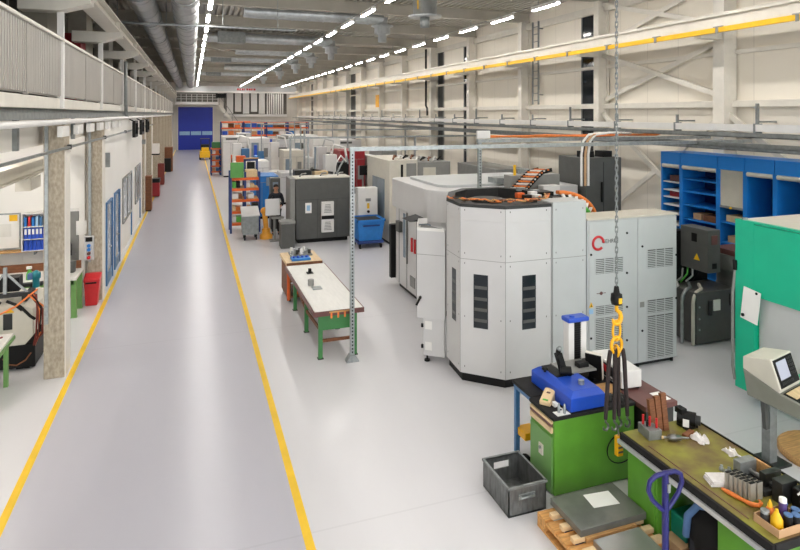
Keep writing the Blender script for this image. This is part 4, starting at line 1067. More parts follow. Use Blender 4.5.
# ---- steel crate
t = thing('metal_crate', 'open grey galvanised steel crate standing on the floor left of the green cabinet', 'crate', (3.4, 5.82, 0))
x0, x1, y0, y1, h = 3.17, 3.63, 5.53, 6.11, .31
m = MB().box(x0, y0, .005, x1, y1, .02); m.box(x0, y0, .0, x0+.012, y1, h); m.box(x1-.012, y0, 0, x1, y1, h)
m.build('shell', 'crate_steel', t)
m = MB().box(x0, y0, 0, x1, y0+.012, h); ew = m.build('end_wall', 'crate_steel', t)
m = MB().box(x0, y1-.012, 0, x1, y1, .17); m.box(x0, y1-.012, .17, x0+.13, y1, h); m.box(x1-.13, y1-.012, .17, x1, y1, h); m.box(x0+.13, y1-.012, .25, x1-.13, y1, h); m.build('end_wall', 'crate_steel', t)
m = MB()
for a in ((x0-.012, y0-.012, x1+.012, y0+.012), (x0-.012, y1-.012, x1+.012, y1+.012), (x0-.012, y0, x0+.012, y1), (x1-.012, y0, x1+.012, y1)): m.box(a[0], a[1], h-.015, a[2], a[3], h+.008)
m.build('rim', 'galv_dull', t)
m = MB().tube([(3.31, y0-.005, .2), (3.31, y0-.03, .2), (3.47, y0-.03, .2), (3.47, y0-.005, .2)], .012, 8); m.box(3.29, y0-.01, .17, 3.49, y0, .225); m.build('handle', 'galv', ew)
m = MB()
for k in range(9): m.box(x0-.003, y0+.05+k*.06, .02, x0, y0+.06+k*.06, .29)
for k in range(7): m.box(x0+.05+k*.06, y0-.003, .02, x0+.06+k*.06, y0, .16)
m.build('stiffening_rib', 'crate_steel', t)
# ---- pallet with steel plates
t = thing('wooden_pallet', 'wooden pallet in front of the green cabinet carrying steel plates', 'pallet', (3.85, 4.7, 0))
for k in range(7):
    y = 5.27-k*.18
    MB().box(3.4, y-.07, .12, 4.3, y+.07, .142).build('deck_board', 'pallet_wood', t, .003)
for x in (3.45, 3.85, 4.25):
    MB().box(x-.05, 4.12, .1, x+.05, 5.34, .12).build('stringer', 'pallet_wood', t)
    for y in (4.18, 4.73, 5.27): MB().box(x-.05, y-.07, .022, x+.05, y+.07, .1).build('block', 'pallet_wood', t, .003)
    MB().box(x-.05, 4.12, 0, x+.05, 5.34, .022).build('bottom_board', 'pallet_wood', t)
for k, y in enumerate([5.2, 5.02, 4.84, 4.66, 4.48]):
    one(box(3.47, y-.03, .142, 3.6, y+.03, .19), 'wood_block', 'wood_pale', ORD[k]+' pale wood block from the far end along the left edge of the pallet', 'wood block', 'wood blocks along the pallet', .004)
for k, y in enumerate([5.0, 4.86, 4.72, 4.58]):
    one(box(4.2, y-.035, .142, 4.32, y+.03, .19), 'wood_block', 'wood_pale', ORD[k]+' pale wood block from the far end along the right edge of the pallet', 'wood block', 'wood blocks along the pallet', .004)
one(MB().box(3.6, 4.78, .143, 4.19, 5.28, .19), 'wooden_board', 'wood', 'wooden board under the grey steel plate on the pallet', 'board')
one(MB().box(3.55, 4.81, .192, 4.34, 5.33, .262), 'steel_plate', 'plate', 'thick grey steel plate with a white paper sheet on the pallet', 'plate', bevel=.004)
one(MB(Rz(4.04, 5.13, -.1)).box(-.15, -.105, .262, .15, .105, .265), 'note_sheet', 'paper', 'white paper sheet lying on the thick grey steel plate', 'paper')
one(MB().box(3.64, 4.18, .143, 4.18, 4.74, .2), 'steel_plate', 'plate_bright', 'shiny steel plate at the near end of the pallet', 'plate', bevel=.003)
one(MB().box(3.88, 4.26, .2, 3.98, 4.36, .25).box(4.0, 4.28, .2, 4.04, 4.4, .23), 'clamp', 'hook_yellow', 'yellow clamp on the shiny steel plate', 'clamp', bevel=.008)
# ---- pallet truck
t = thing('pallet_truck', 'blue hand pallet truck with loop handle at the near end of the pallet', 'pallet truck', (3.79, 3.98, 0))
hx, hy = 3.79, 3.98
MB().cyl((hx, hy, .3), (hx, hy, 1.2), .028, 12).build('shaft', 'blue_jack', t)
pts = [(hx, hy, .92), (hx-.06, hy, .97), (hx-.14, hy, 1.05), (hx-.18, hy, 1.14), (hx-.165, hy, 1.21), (hx-.1, hy, 1.245), (hx, hy, 1.25), (hx+.1, hy, 1.245), (hx+.165, hy, 1.21), (hx+.18, hy, 1.14), (hx+.14, hy, 1.05), (hx+.06, hy, .97), (hx, hy, .92)]
MB().tube(pts, .02, 10).build('loop_handle', 'blue_jack', t)
MB().cyl((hx, hy, 1.18), (hx, hy, 1.26), .026, 10).build('handle_collar', 'blue_jack', t)
MB().box(hx-.005, hy-.04, 1.1, hx+.02, hy-.02, 1.17).build('release_lever', 'galv', t)
MB().cyl((hx, hy, .12), (hx, hy, .34), .07, 14).box(hx-.25, hy+.0, .12, hx+.25, hy+.08, .3).build('pump_body', 'blue_jack', t, .01)
for dx in (-.2, .2): MB().box(hx+dx-.08+.05, hy+.08, .045, hx+dx+.08-.05, hy+1.1, .098).build('fork', 'blue_jack', t)
for dx in (-.06, .06): MB().cyl((hx+dx-.02, hy-.02, .09), (hx+dx+.02, hy-.02, .09), .09, 16).build('steer_wheel', 'rubber', t)
# ---- long green workbench
t = thing('workbench', 'long green workbench with worn olive top and aluminium edge at the lower right', 'workbench', (4.8, 4.3, 0))
MB().box(4.34, 3.42, .86, 5.26, 5.16, .9).build('worktop', 'bench_top', t, .004)
MB().box(4.31, 3.41, .825, 4.345, 5.17, .895).build('front_edge', 'mat_black', t)
MB().box(4.285, 3.4, .785, 4.315, 5.18, .825).build('edge_rail', 'alu', t)['label'] = 'bright aluminium edge rail'
MB().box(4.34, 3.4, .83, 5.26, 3.42, .9).box(5.255, 3.42, .86, 5.27, 5.16, .915).build('end_edge', 'mat_black', t)
MB().box(4.37, 4.7, .04, 5.22, 5.12, .86).build('pedestal', 'green_cab', t, .006)
MB().box(4.37, 3.46, .04, 5.22, 3.98, .86).build('pedestal', 'green_cab', t, .006)
MB().box(5.16, 3.98, .1, 5.2, 4.7, .86).build('back_panel', 'charcoal', t)
for (a, b) in ((4.72, 5.1), (3.48, 3.96)): MB().box(4.355, a, .07, 4.372, b, .76).build('door', 'green_cab', t, .004)
MB().box(4.36, 3.46, .83, 5.22, 5.12, .86).build('apron', 'green_cab', t)
m = MB().box(4.4, 3.7, .9, 4.408, 4.85, .905); m.build('scribed_strip', 'maroon', t)
MB().tube([(4.64, 3.4, .82), (4.7, 3.38, .78), (4.74, 3.38, .6), (4.7, 3.39, .45)], .015, 6).build('cable', 'cream_steel', t)
# ---- bag and boxes in the knee space
t = thing('work_bag', 'black work bag with grey-blue strap in the knee space of the long green bench', 'bag', (4.66, 4.2, 0))
m = MB(); pts = [(4.66, 4.21, z) for z in (.0, .05, .3, .5, .62, .68)]
m.lathe([(.2, 0), (.26, .04), (.27, .3), (.25, .48), (.18, .6), (.05, .66)], (4.66, 4.22, .02), 16); m.build('bag_body', 'rubber', t)
MB().tube([(4.42, 4.38, .3), (4.42, 4.36, .5), (4.46, 4.28, .64), (4.52, 4.14, .68), (4.56, 4.06, .66), (4.58, 4.02, .55)], .035, 8).build('strap', 'strap_blue', t)
MB().box(4.4, 4.1, .1, 4.42, 4.32, .32).build('pocket', 'navy_cloth', t, .008)
one(MB().box(4.52, 4.48, .12, 4.78, 4.68, .34), 'toolbox', 'teal_dark', 'turquoise toolbox in the knee space beside the bag', 'box', bevel=.015)
one(MB().box(4.4, 4.02, 0, 4.45, 4.4, .02).box(4.42, 4.44, 0, 4.9, 4.68, .12), 'cardboard_tray', 'cardboard', 'brown cardboard under the turquoise toolbox', 'cardboard', bevel=.004)
# ---- things on the long bench
Z = .9
t = thing('tool_block', 'grey metal block holding red-handled tools at the far end of the long bench', 'tool block', (4.65, 5.02, Z))
T = Rz(4.56, 4.99, -.15)
MB(T).box(-.075, -.08, Z, .075, .12, Z+.1).build('block', 'galv_dull', t, .004)
for k in range(3):
    MB(T).cyl((-.045+k*.045, .05-.05*k+.02, Z+.1), (-.045+k*.045, .05-.05*k+.02, Z+.2), .012, 8).build('tool_handle', 'red', t)
    MB(T).cyl((.03-k*.03, .08-.03*k, Z+.1), (.03-k*.03, .08-.03*k, Z+.15), .012, 8).build('tool_shank', 'black', t)
for k in range(3):
    x = 4.66+k*.07
    m = MB(); m.beam((x, 5.06-.01*k, Z), (x-.01+.01*k, 5.1, Z+.33+.02*k), .066, .04)
    one(m, 'wooden_strip', 'brown', ['left', 'middle', 'right'][k]+' of three upright brown wooden strips behind the red-handled tools', 'wooden strip', 'wooden strips on the long bench')
t = thing('electric_motor', 'small black electric motor with a white label at the far edge of the long bench', 'motor', (5.1, 5.02, Z))
MB().cyl((5.02, 5.1, Z+.085), (5.14, 4.96, Z+.085), .075, 18).build('motor_housing', 'black', t)
MB().cyl((5.14, 4.96, Z+.085), (5.17, 4.925, Z+.085), .05, 16).build('end_cap', 'charcoal', t)
MB().box(5.0, 4.95, Z, 5.16, 5.09, Z+.03).build('motor_foot', 'black', t)
MB(Rz(5.05, 5.0, -.86)).box(-.03, -.078, Z+.04, .03, -.072, Z+.12).build('label_plate', 'paper', t)
MB().box(5.0, 5.02, Z+.13, 5.08, 5.12, Z+.19).build('terminal_box', 'black', t, .006)
one(MB(Rz(4.93, 4.86, .3)).box(-.08, -.025, Z, .08, .025, Z+.045), 'wood_block', 'brown', 'short brown wood block lying behind the chrome tool holder', 'wood block', bevel=.004)
t = thing('tool_chuck', 'chrome tool holder lying on the long bench beside the tool block', 'tool holder', (4.75, 4.82, Z))
m = MB(); a = Vector((4.62, 4.88, Z+.035)); b = Vector((4.86, 4.78, Z+.035)); d = (b-a)
prof = [(0, .012), (.18, .014), (.2, .03), (.34, .035), (.5, .035), (.52, .026), (.66, .026), (.7, .014), (1, .009)]
m.tube([a+d*q for q, r in prof], [r for q, r in prof], 14); m.build('holder_body', 'steel', t)
MB().cyl(tuple(a+d*-.06), tuple(a), .016, 10).build('pull_stud', 'wood_pale', t)
def crumple(c, sx, sy, h, seed, name, label):
    from mathutils import noise
    m = MB(); N = 22; vs = []
    for i in range(N):
        for j in range(N):
            u, v = i/(N-1)-.5, j/(N-1)-.5; q = 1-max(abs(u), abs(v))*2; q = min(1, q*3)
            nn = noise.noise(Vector((u*4+seed, v*4, seed*.7))); n2 = noise.noise(Vector((u*2.5, v*2.5+seed, 3.)))
            vs.append((c[0]+u*sx*(1+.5*n2)+.25*v*sx, c[1]+v*sy*(1+.6*nn)-.2*u*sy, Z+.006+q*h*max(0., .5+1.1*nn)+.004*(i+j & 1)))
    fs = [(i*N+j, (i+1)*N+j, (i+1)*N+j+1, i*N+j+1) for i in range(N-1) for j in range(N-1)]
    m.add(vs, fs, True); o = m.build(name, 'cloth'); so = o.modifiers.new('thick', 'SOLIDIFY'); so.thickness = .005
    sb = o.modifiers.new('smooth', 'SUBSURF'); sb.levels = 1; sb.render_levels = 1
    return tag(o, label, 'cloth', 'white rags on the long bench')
crumple((4.98, 4.75, Z), .12, .17, .06, 11, 'cleaning_rag', 'larger white rag, farther along the long bench')
crumple((5.08, 4.46, Z), .1, .12, .05, 4, 'cleaning_rag', 'smaller crumpled white rag near the far edge of the long bench')
for k in range(4):
    T = Rz(4.56+.004*k, 4.16-.003*k, -.35+.05*(k % 3)); z = Z+.0035+k*.013
    one(MB(T).box(-.09, -.075, z, .09, .075, z+.011), 'folded_cloth', 'cloth', ['bottom', 'second', 'third', 'top'][k]+' sheet of the stack of folded white cloths before the steel bars', 'cloth', 'folded white cloths', .003)
for k, (x, y) in enumerate(((4.76, 4.29), (4.8, 4.24), (4.74, 4.22))):
    one(MB().lathe([(.022, 0), (.022, .025), (.014, .03), (.014, .05), (.005, .055)], (x, y, Z), 12), 'steel_nut', 'galv', ['farthest', 'nearest', 'smallest'][k]+' of three loose steel nuts behind the folded white cloths', 'nut', 'loose nuts on the bench')
k = 0
for r in range(2):
    for c_ in range(6):
        x = 4.585+r*.075+c_*.012; y = 4.06-c_*.038-r*.006
        m = MB().box(x-.03, y-.014, Z, x+.03, y+.014, Z+.15)
        m.mi(1).box(x-.03, y-.012, Z+.15, x+.03, y+.012, Z+.157)
        one(m, 'steel_bar', ['bar_grey', 'black'], '%s upright steel bar from the white cloths, %s row' % (ORD[c_], ['front', 'back'][r]), 'steel bar', 'upright steel bars on the bench', .002)
m = MB(); m.tube([(4.51, 4.06, Z+.018), (4.52, 4.0, Z+.018), (4.535, 3.93, Z+.018), (4.55, 3.86, Z+.02)], [.012, .02, .02, .014], 8)
m.tube([(4.55, 3.86, Z+.02), (4.56, 3.8, Z+.025), (4.6, 3.77, Z+.025), (4.66, 3.79, Z+.02), (4.68, 3.83, Z+.018)], [.016, .02, .018, .014, .008], 8)
one(m, 'pliers', 'orange_cable', 'orange-handled pliers lying in front of the upright steel bars', 'pliers')
t = thing('machine_vise', 'dark machine vise with grey jaw plates behind the upright steel bars', 'vise', (4.92, 3.95, Z))
MB().box(4.78, 3.86, Z, 5.06, 4.2, Z+.05).build('vise_base', 'charcoal', t, .006)
MB().box(4.78, 4.1, Z+.05, 4.98, 4.18, Z+.17).build('fixed_jaw', 'galv_dull', t, .004)
MB().box(4.84, 3.9, Z+.05, 5.04, 3.96, Z+.17).build('moving_jaw', 'steel_dark', t, .004)
MB().box(4.99, 3.98, Z+.05, 5.01, 4.14, Z+.16).build('wooden_spacer', 'wood', t)
MB().cyl((4.9, 3.86, Z+.08), (4.9, 4.1, Z+.08), .02, 10).build('screw', 'steel', t)
t = thing('fixture_block', 'black fixture block with a grey plate at the right end of the long bench', 'fixture', (5.0, 3.72, Z))
MB().box(4.82, 3.72, Z, 5.0, 3.82, Z+.19).build('plate', 'steel_dark', t, .004)
MB().box(4.9, 3.5, Z, 5.2, 3.7, Z+.17).build('block', 'black', t, .01)
MB().lathe([(.05, 0), (.05, .03), (.03, .035), (.03, .06)], (5.0, 3.64, Z+.17), 14).build('knob', 'charcoal', t)
MB().box(4.88, 3.52, Z+.08, 4.9, 3.6, Z+.15).box(4.95, 3.49, Z+.06, 5.15, 3.5, Z+.1).build('insert', 'galv', t)
MB().beam((4.87, 3.62, Z+.15), (4.9, 3.58, Z+.22), .012, .012).build('pin', 'paper', t)
# cardboard tray with bottles
t = thing('cardboard_tray', 'cardboard tray with bottles at the near end of the long bench', 'tray', (4.55, 3.56, Z))
T = Rz(4.58, 3.55, 0)
m = MB(T).box(-.15, -.1, Z, .18, .12, Z+.006); m.build('tray_floor', 'cardboard', t)
for a in ((-.155, -.1, -.149, .125), (.176, -.1, .182, .125), (-.155, -.106, .182, -.1), (-.155, .12, .182, .126)): MB(T).box(a[0], a[1], Z, a[2], a[3], Z+.065).build('tray_wall', 'cardboard', t)
def bottle(x, y, prof, mats, label, name, cat, cap=None, grp='bottles in the cardboard tray'):
    t = thing(name, label, cat, (x, y, Z+.006), grp)
    MB().lathe(prof, (x, y, Z+.006), 16).build('bottle_body', mats, t)
    if cap: MB().lathe(cap[0], (x, y, Z+.006), 14).build('cap', cap[1], t)
bottle(4.48, 3.61, [(.032, 0), (.034, .01), (.034, .085), (.03, .09)], 'charcoal', 'dark jar with silver lid in the cardboard tray', 'jar', 'jar', ([(.035, .088), (.035, .108), (.033, .11)], 'galv'))
bottle(4.56, 3.63, [(.03, 0), (.031, .01), (.031, .09), (.02, .11)], 'orange_cable', 'orange-yellow spout bottle at the back of the cardboard tray', 'oil_bottle', 'bottle', ([(.021, .108), (.018, .13), (.006, .165)], 'yellow'))
bottle(4.51, 3.53, [(.045, 0), (.047, .02), (.045, .08), (.02, .13), (.014, .14)], 'yellow', 'yellow cone-shaped bottle at the front of the cardboard tray', 'oil_bottle', 'bottle', ([(.015, .14), (.012, .16)], 'yellow'))
bottle(4.63, 3.57, [(.028, 0), (.03, .01), (.03, .16), (.026, .17)], 'purple', 'purple and white spray can in the cardboard tray', 'spray_can', 'can', ([(.029, .168), (.029, .2), (.02, .205)], 'paper'))
MB().lathe([(.0305, .06), (.0305, .12)], (4.63, 3.57, Z+.006), 16)
for k, (x, y) in enumerate(((4.7, 3.62), (4.72, 3.53), (4.6, 3.5), (4.66, 3.48))):
    bottle(x, y, [(.032, 0), (.034, .01), (.034, .1), (.031, .11)], 'black', ['back', 'right', 'left', 'front'][k]+' of four black cans with dark lids in the cardboard tray', 'can', 'can', ([(.033, .109), (.033, .118), (.03, .12)], 'strap_blue'), 'black cans in the cardboard tray')

# ================================================================= white workbench in the middle
t = thing('workbench', 'long workbench with a white top and green legs in the middle of the floor', 'workbench', (2.43, 11.8, 0))
MB().box(1.99, 10.12, .83, 2.86, 13.4, .862).build('worktop', 'white_top', t)
m = MB().box(1.97, 10.1, .78, 2.0, 13.42, .862); m.box(2.86, 10.1, .78, 2.88, 13.42, .862); m.box(2.0, 10.1, .78, 2.86, 10.125, .862); m.box(2.0, 13.4, .78, 2.86, 13.42, .862)
m.box(2.0, 10.13, .78, 2.86, 13.4, .828); m.build('edge_band', 'maroon', t)
for y in (10.24, 11.58, 12.95):
    for x in (2.12, 2.74):
        MB().box(x-.035, y-.035, 0, x+.035, y+.035, .78).build('leg', 'green_leg', t)
        MB().box(x-.05, y-.05, 0, x+.05, y+.05, .012).build('foot_pad', 'black', t)
MB().box(2.1, 10.21, .5, 2.76, 10.23, .78).build('end_panel', 'green_leg', t)
MB().box(2.12, 10.23, .28, 2.74, 10.27, .33).build('cross_bar', 'brown', t)
MB().beam((2.12, 10.3, .5), (2.12, 11.55, .42), .03, .06).build('side_bar', 'brown', t)
MB().beam((2.12, 11.6, .42), (2.12, 12.9, .6), .03, .06).build('side_bar', 'brown', t)
for k in range(4): MB().box(2.27+k*.12, 10.08, .74, 2.3+k*.12, 10.1, .84).build('clip', 'orange_cable', t)
MB().box(2.25, 10.085, .83, 2.68, 10.1, .856).build('clip_rail', 'wood', t)
one(MB().box(2.36, 12.62, .864, 2.42, 12.7, .96).box(2.32, 12.58, .864, 2.46, 12.74, .875), 'clamp_stand', 'black', 'small black clamp stand on the far half of the white bench', 'clamp', bevel=.006)
one(MB().mi(0).cyl((2.24, 11.75, .864), (2.24, 11.75, .98), .06, 14).mi(1).box(2.22, 11.4, .864, 2.4, 11.6, .88), 'measuring_tool', ['mid_grey', 'galv'], 'grey round measuring tool on the left edge of the white bench', 'tool')
t = thing('wooden_trolley', 'wooden trolley with a plywood top at the far end of the white bench', 'trolley', (2.43, 14, 0))
MB().box(2.02, 13.48, .82, 2.84, 14.58, .9).build('top_board', 'wood_pale', t)
MB().box(2.02, 13.465, .82, 2.84, 13.48, .905).box(2.4, 13.46, .82, 2.5, 13.466, .905).build('front_edge', 'brown', t)
MB().box(2.05, 13.52, .08, 2.12, 14.52, .82).box(2.74, 13.52, .08, 2.8, 14.52, .82).build('side_wall', 'brown', t)
MB().box(2.12, 13.52, .1, 2.74, 14.5, .14).box(2.12, 13.52, .45, 2.74, 14.5, .48).build('shelf', 'brown', t)
m = MB()
for x in (2.06, 2.78): m.box(x-.03, 13.5, .05, x+.03, 13.53, .8)
m.build('corner_strip', 'orange', t)
for x in (2.1, 2.76):
    for y in (13.58, 14.46): MB().cyl((x-.02, y, .045), (x+.02, y, .045), .045, 12).build('caster', 'rubber', t)
for k in range(3): one(MB().mi(0).box(2.2+k*.18, 13.6, .142, 2.34+k*.18, 13.8, .142+.12+.03*k), 'storage_box', ['orange', 'hook_yellow', 'green_leg'][k], ['orange', 'yellow', 'green'][k]+' box on the lower shelf of the wooden trolley', 'box', bevel=.006)
t = thing('parts_tray', 'grey tray of metal parts on the plywood trolley top', 'tray', (2.42, 14.25, .9))
MB().box(2.2, 14.05, .902, 2.72, 14.45, .94).build('tray', 'galv_dull', t, .006)
for k in range(10): MB().cyl((2.26+.1*(k % 5), 14.14+.2*(k//5), .94), (2.26+.1*(k % 5), 14.14+.2*(k//5), 1.02+.02*(k % 3)), .035, 10).build('machined_part', ['galv', 'steel_dark', 'paper'][k % 3], t)
t = thing('parts_tray', 'blue tray of small parts at the near edge of the plywood trolley top', 'tray', (2.37, 13.75, .9))
MB().box(2.16, 13.62, .902, 2.6, 13.9, .95).build('tray', 'blue_bin', t, .01)
for k in range(4): MB().cyl((2.22+.1*k, 13.76, .95), (2.22+.1*k, 13.76, .99), .03, 10).build('machined_part', 'blue_device', t)
# ================================================================= left bay
t = thing('workbench', 'white-topped workbench with green legs along the back of the left bay', 'workbench', (-4, 14.4, 0))
MB().box(-6.2, 13.95, .8, -2.3, 14.85, .85).build('worktop', 'white_top', t, .004)
MB().box(-6.2, 14.83, .85, -2.35, 14.87, 1.02).build('upstand', 'brown', t)
for x in (-2.36, -4.2, -6.0):
    for y in (14.05, 14.7):
        MB().box(x-.05, y-.05, 0, x+.05, y+.05, .8).build('leg', 'green_pale', t); MB().box(x-.06, y-.06, 0, x+.06, y+.06, .015).build('foot_pad', 'green_pale', t)
MB().box(-6.0, 14.0, .7, -2.36, 14.04, .8).build('apron', 'green_pale', t)
MB().box(-4.8, 14.1, .15, -3.2, 14.7, .6).build('drawer_unit', 'dark_grey', t, .008)
t = thing('wall_shelf', 'long narrow wooden shelf on the back wall of the left bay', 'shelf', (-4.2, 15.5, 1.16))
MB().box(-6.2, 15.38, 1.17, -2.95, 15.61, 1.2).build('board', 'wood', t)
for x in (-5.8, -4.6, -3.4): MB().box(x, 15.4, 1.1, x+.03, 15.61, 1.17).build('shelf_bracket', 'galv', t)
t = thing('whiteboard', 'whiteboard with pinned sheets on the back wall of the left bay', 'whiteboard', (-4.5, 15.6, 1.25))
MB().box(-5.4, 15.58, 1.24, -3.72, 15.61, 2.02).build('board', 'paper', t); wb_ = t.children[0]
m = MB(); m.box(-5.43, 15.57, 1.22, -3.7, 15.61, 1.25); m.box(-5.43, 15.57, 2.01, -3.7, 15.61, 2.04); m.box(-3.73, 15.57, 1.25, -3.7, 15.61, 2.01); m.build('board_frame', 'galv', t)
MB().box(-3.92, 15.57, 1.86, -3.76, 15.58, 2.0).build('yellow_note', 'yellow', wb_)['label'] = 'yellow note'
for k in range(4): MB().box(-5.2+k*.36, 15.574, 1.45+.06*(k % 2), -4.96+k*.36, 15.58, 1.8).build('pinned_sheet', 'white_top', wb_)
MB().box(-4.3, 15.57, 1.33, -4.14, 15.58, 1.37).build('eraser', 'black', t)
t = thing('binder_shelf', 'white shelf unit holding blue binders on the back wall of the left bay', 'shelf', (-3.4, 15.5, 1.2))
m = MB().box(-3.62, 15.3, 1.2, -3.6, 15.6, 2.05); m.box(-3.02, 15.3, 1.2, -3.0, 15.6, 2.05); m.box(-3.62, 15.58, 1.2, -3.0, 15.6, 2.05)
m.build('shelf_frame', 'white_steel', t)
for z in (1.2, 1.46, 1.74, 2.04): MB().box(-3.6, 15.3, z, -3.02, 15.6, z+.015).build('shelf', 'white_steel', t)
for r, z in enumerate((1.475, 1.755)):
    for k in range(7 if r == 0 else 5):
        x = -3.58+k*.075
        if r == 0:
            o = thing('binder', '%s blue binder from the left on the shelf behind the concrete column' % ORD[k], 'binder', (x+.035, 15.4, z), 'blue binders on the shelf')
            MB().box(x, 15.34, z, x+.068, 15.57, z+.25).build('cover', 'blue_device', o, .003); MB().box(x+.012, 15.336, z+.1, x+.056, 15.34, z+.22).build('spine_label', 'paper', o.children[0])
        else:
            one(MB().box(x, 15.36, z, x+.05, 15.56, z+.2+.02*(k % 2)), 'catalogue', ['blue_bin', 'red', 'blue_bin', 'pale_blue', 'blue_frame'][k], ['pale-topped blue', 'red', 'middle blue', 'light blue', 'dull blue'][k]+' catalogue on the top shelf above the blue binders', 'book', 'catalogues on the top shelf')
for k in range(6):
    x = -3.58+k*.085
    one(MB().mi(0).box(x, 15.34, 1.215, x+.078, 15.57, 1.44), 'binder', 'blue_device', '%s blue binder from the left on the lowest shelf, without label' % ORD[k], 'binder', 'blue binders on the lowest shelf', .003)
one(MB().cyl((-4.0, 14.6, .852), (-4.0, 14.6, 1.95), .02, 10).box(-4.08, 14.52, .851, -3.92, 14.68, .87), 'stand_rod', 'charcoal', 'thin dark stand rod on the left workbench before the whiteboard', 'stand')
t = thing('spray_bottle', 'green spray bottle on the left workbench', 'bottle', (-3.2, 14.15, .85))
MB().lathe([(.06, 0), (.065, .02), (.06, .12), (.025, .2), (.022, .22)], (-3.2, 14.15, .851), 14).build('bottle_body', 'green_cable', t)
MB().box(-3.25, 14.12, 1.07, -3.16, 14.18, 1.12).build('spray_head', 'paper', t)
one(MB().lathe([(.08, 0), (.1, .02), (.11, .24), (.1, .25)], (-2.5, 14.5, .851), 16), 'pencil_pot', 'dark_grey', 'dark grey pot on the corner of the left workbench', 'pot')
t = thing('work_jacket', 'dark work jacket hanging on the grey door in the left bay', 'jacket', (-2.85, 15.5, 1.0))
MB().prism([(-2.98, .98), (-2.72, .98), (-2.74, 1.4), (-2.8, 1.52), (-2.9, 1.52), (-2.97, 1.4)], 15.42, 15.52, 'y').build('jacket_body', 'navy_cloth', t, .03)
MB().tube([(-2.74, 15.46, 1.42), (-2.68, 15.46, 1.25), (-2.68, 15.45, 1.02)], .04, 8).build('sleeve', 'navy_cloth', t)
MB().cyl((-2.85, 15.5, 1.53), (-2.85, 15.56, 1.53), .012, 6).build('coat_hook', 'galv', t)
one(MB().box(-2.56, 15.49, 1.47, -2.34, 15.498, 1.8), 'notice', 'paper', 'white paper notice fixed to the white wall post left of the second concrete column', 'paper')
t = thing('socket_panel', 'grey socket panel with blue and red sockets on the second concrete column', 'socket panel', (-2.25, 15.1, .95))
MB().box(-2.33, 15.08, .95, -2.13, 15.149, 1.5).build('panel_body', 'machine_white', t, .01); pb = t.children[0]
MB().box(-2.3, 15.06, 1.38, -2.16, 15.08, 1.48).build('breaker_window', 'black', pb)
for k, mm in enumerate(('red', 'maroon', 'blue_bin', 'blue_bin')): MB().cyl((-2.23, 15.08, 1.02+k*.09), (-2.23, 15.03, 1.02+k*.09), .038, 12).build('socket', mm, pb)
MB().tube([(-2.2, 15.1, 1.5), (-2.2, 15.11, 2.5), (-2.2, 15.11, 3.7)], .015, 6).build('conduit', 'galv', t)
t = thing('waste_bin', 'red waste bin with lid beside the second concrete column', 'bin', (-2.16, 14.95, 0))
m = MB(); lo = [(-2.26, 14.76), (-2.02, 14.76), (-2.02, 15.0), (-2.26, 15.0)]; hi = [(-2.285, 14.74), (-1.97, 14.74), (-1.97, 15.04), (-2.285, 15.04)]
vs = [(x, y, 0) for x, y in lo]+[(x, y, .54) for x, y in hi]; m.add(vs, [(3, 2, 1, 0), (4, 5, 6, 7)]+[(i, (i+1) % 4, 4+(i+1) % 4, 4+i) for i in range(4)])
m.build('bin_body', 'red', t, .015)
m = MB().prism([(14.7, .54), (15.05, .54), (15.05, .68), (14.95, .68), (14.7, .6)], -2.29, -1.96, 'x'); m.build('lid', 'red', t, .015)
MB().box(-2.25, 14.725, .5, -2.03, 14.74, .53).build('handle_slot', 'black', t)
# ---- machine at the lower left
t = thing('lathe', 'beige machine on a black plinth at the left edge beside the near column', 'machine', (-3.2, 11.8, 0))
MB().prism([(-4.6, .44), (-2.64, .44), (-2.52, .58), (-2.52, 1.02), (-2.66, 1.1), (-4.6, 1.1)], 11.38, 12.5, 'y').build('body', 'beige_steel', t, .012)
MB().box(-4.6, 11.42, .04, -2.5, 12.45, .44).build('plinth', 'black', t, .02)
for x in (-2.7, -4.4): MB().box(x-.1, 11.5, 0, x+.1, 12.3, .04).build('foot', 'rubber', t)
MB().box(-2.95, 11.37, .72, -2.82, 11.39, .98).build('switch_window', 'charcoal', t)
m = MB().prism([(-2.93, 1.0), (-2.79, 1.0), (-2.86, 1.08)], 11.365, 11.38, 'y'); m.build('warning_sign', 'yellow', t)['label'] = 'yellow warning triangle'
m = MB(); m.beam((-4.5, 11.6, 1.2), (-2.55, 11.6, 1.24), .1, .06); m.beam((-4.5, 12.2, 1.2), (-2.55, 12.2, 1.24), .1, .06); m.build('guide_beam', 'charcoal', t)
for x in (-2.7, -3.6, -4.3): MB().box(x-.04, 11.6, 1.1, x+.04, 12.2, 1.2).build('support_block', 'charcoal', t)
m = MB(); m.beam((-2.98, 11.6, 1.62), (-3.3, 11.6, 1.2), .03, .03); m.beam((-2.98, 11.6, 1.62), (-2.62, 11.6, 1.22), .03, .03); m.beam((-2.98, 11.6, 1.22), (-2.98, 11.6, 1.7), .05, .05); m.build('frame_arm', 'galv', t)
MB().box(-3.1, 11.7, 1.26, -2.8, 11.95, 1.5).build('camera_housing', 'black', t, .01)
m = MB(); m.tube([(-2.98, 11.35, 1.2), (-3.08, 11.3, 1.05), (-3.2, 11.32, .8), (-3.3, 11.36, .65)], .025, 6); m.tube([(-2.9, 11.36, 1.2), (-2.7, 11.34, 1.1), (-2.56, 11.36, .92), (-2.5, 11.4, .85)], .025, 6); m.build('black_hose', 'black', t)
MB().cyl((-2.74, 11.34, 1.12), (-2.66, 11.34, 1.04), .035, 10).build('hose_coupling', 'black', t)
rnd = random.Random(9)
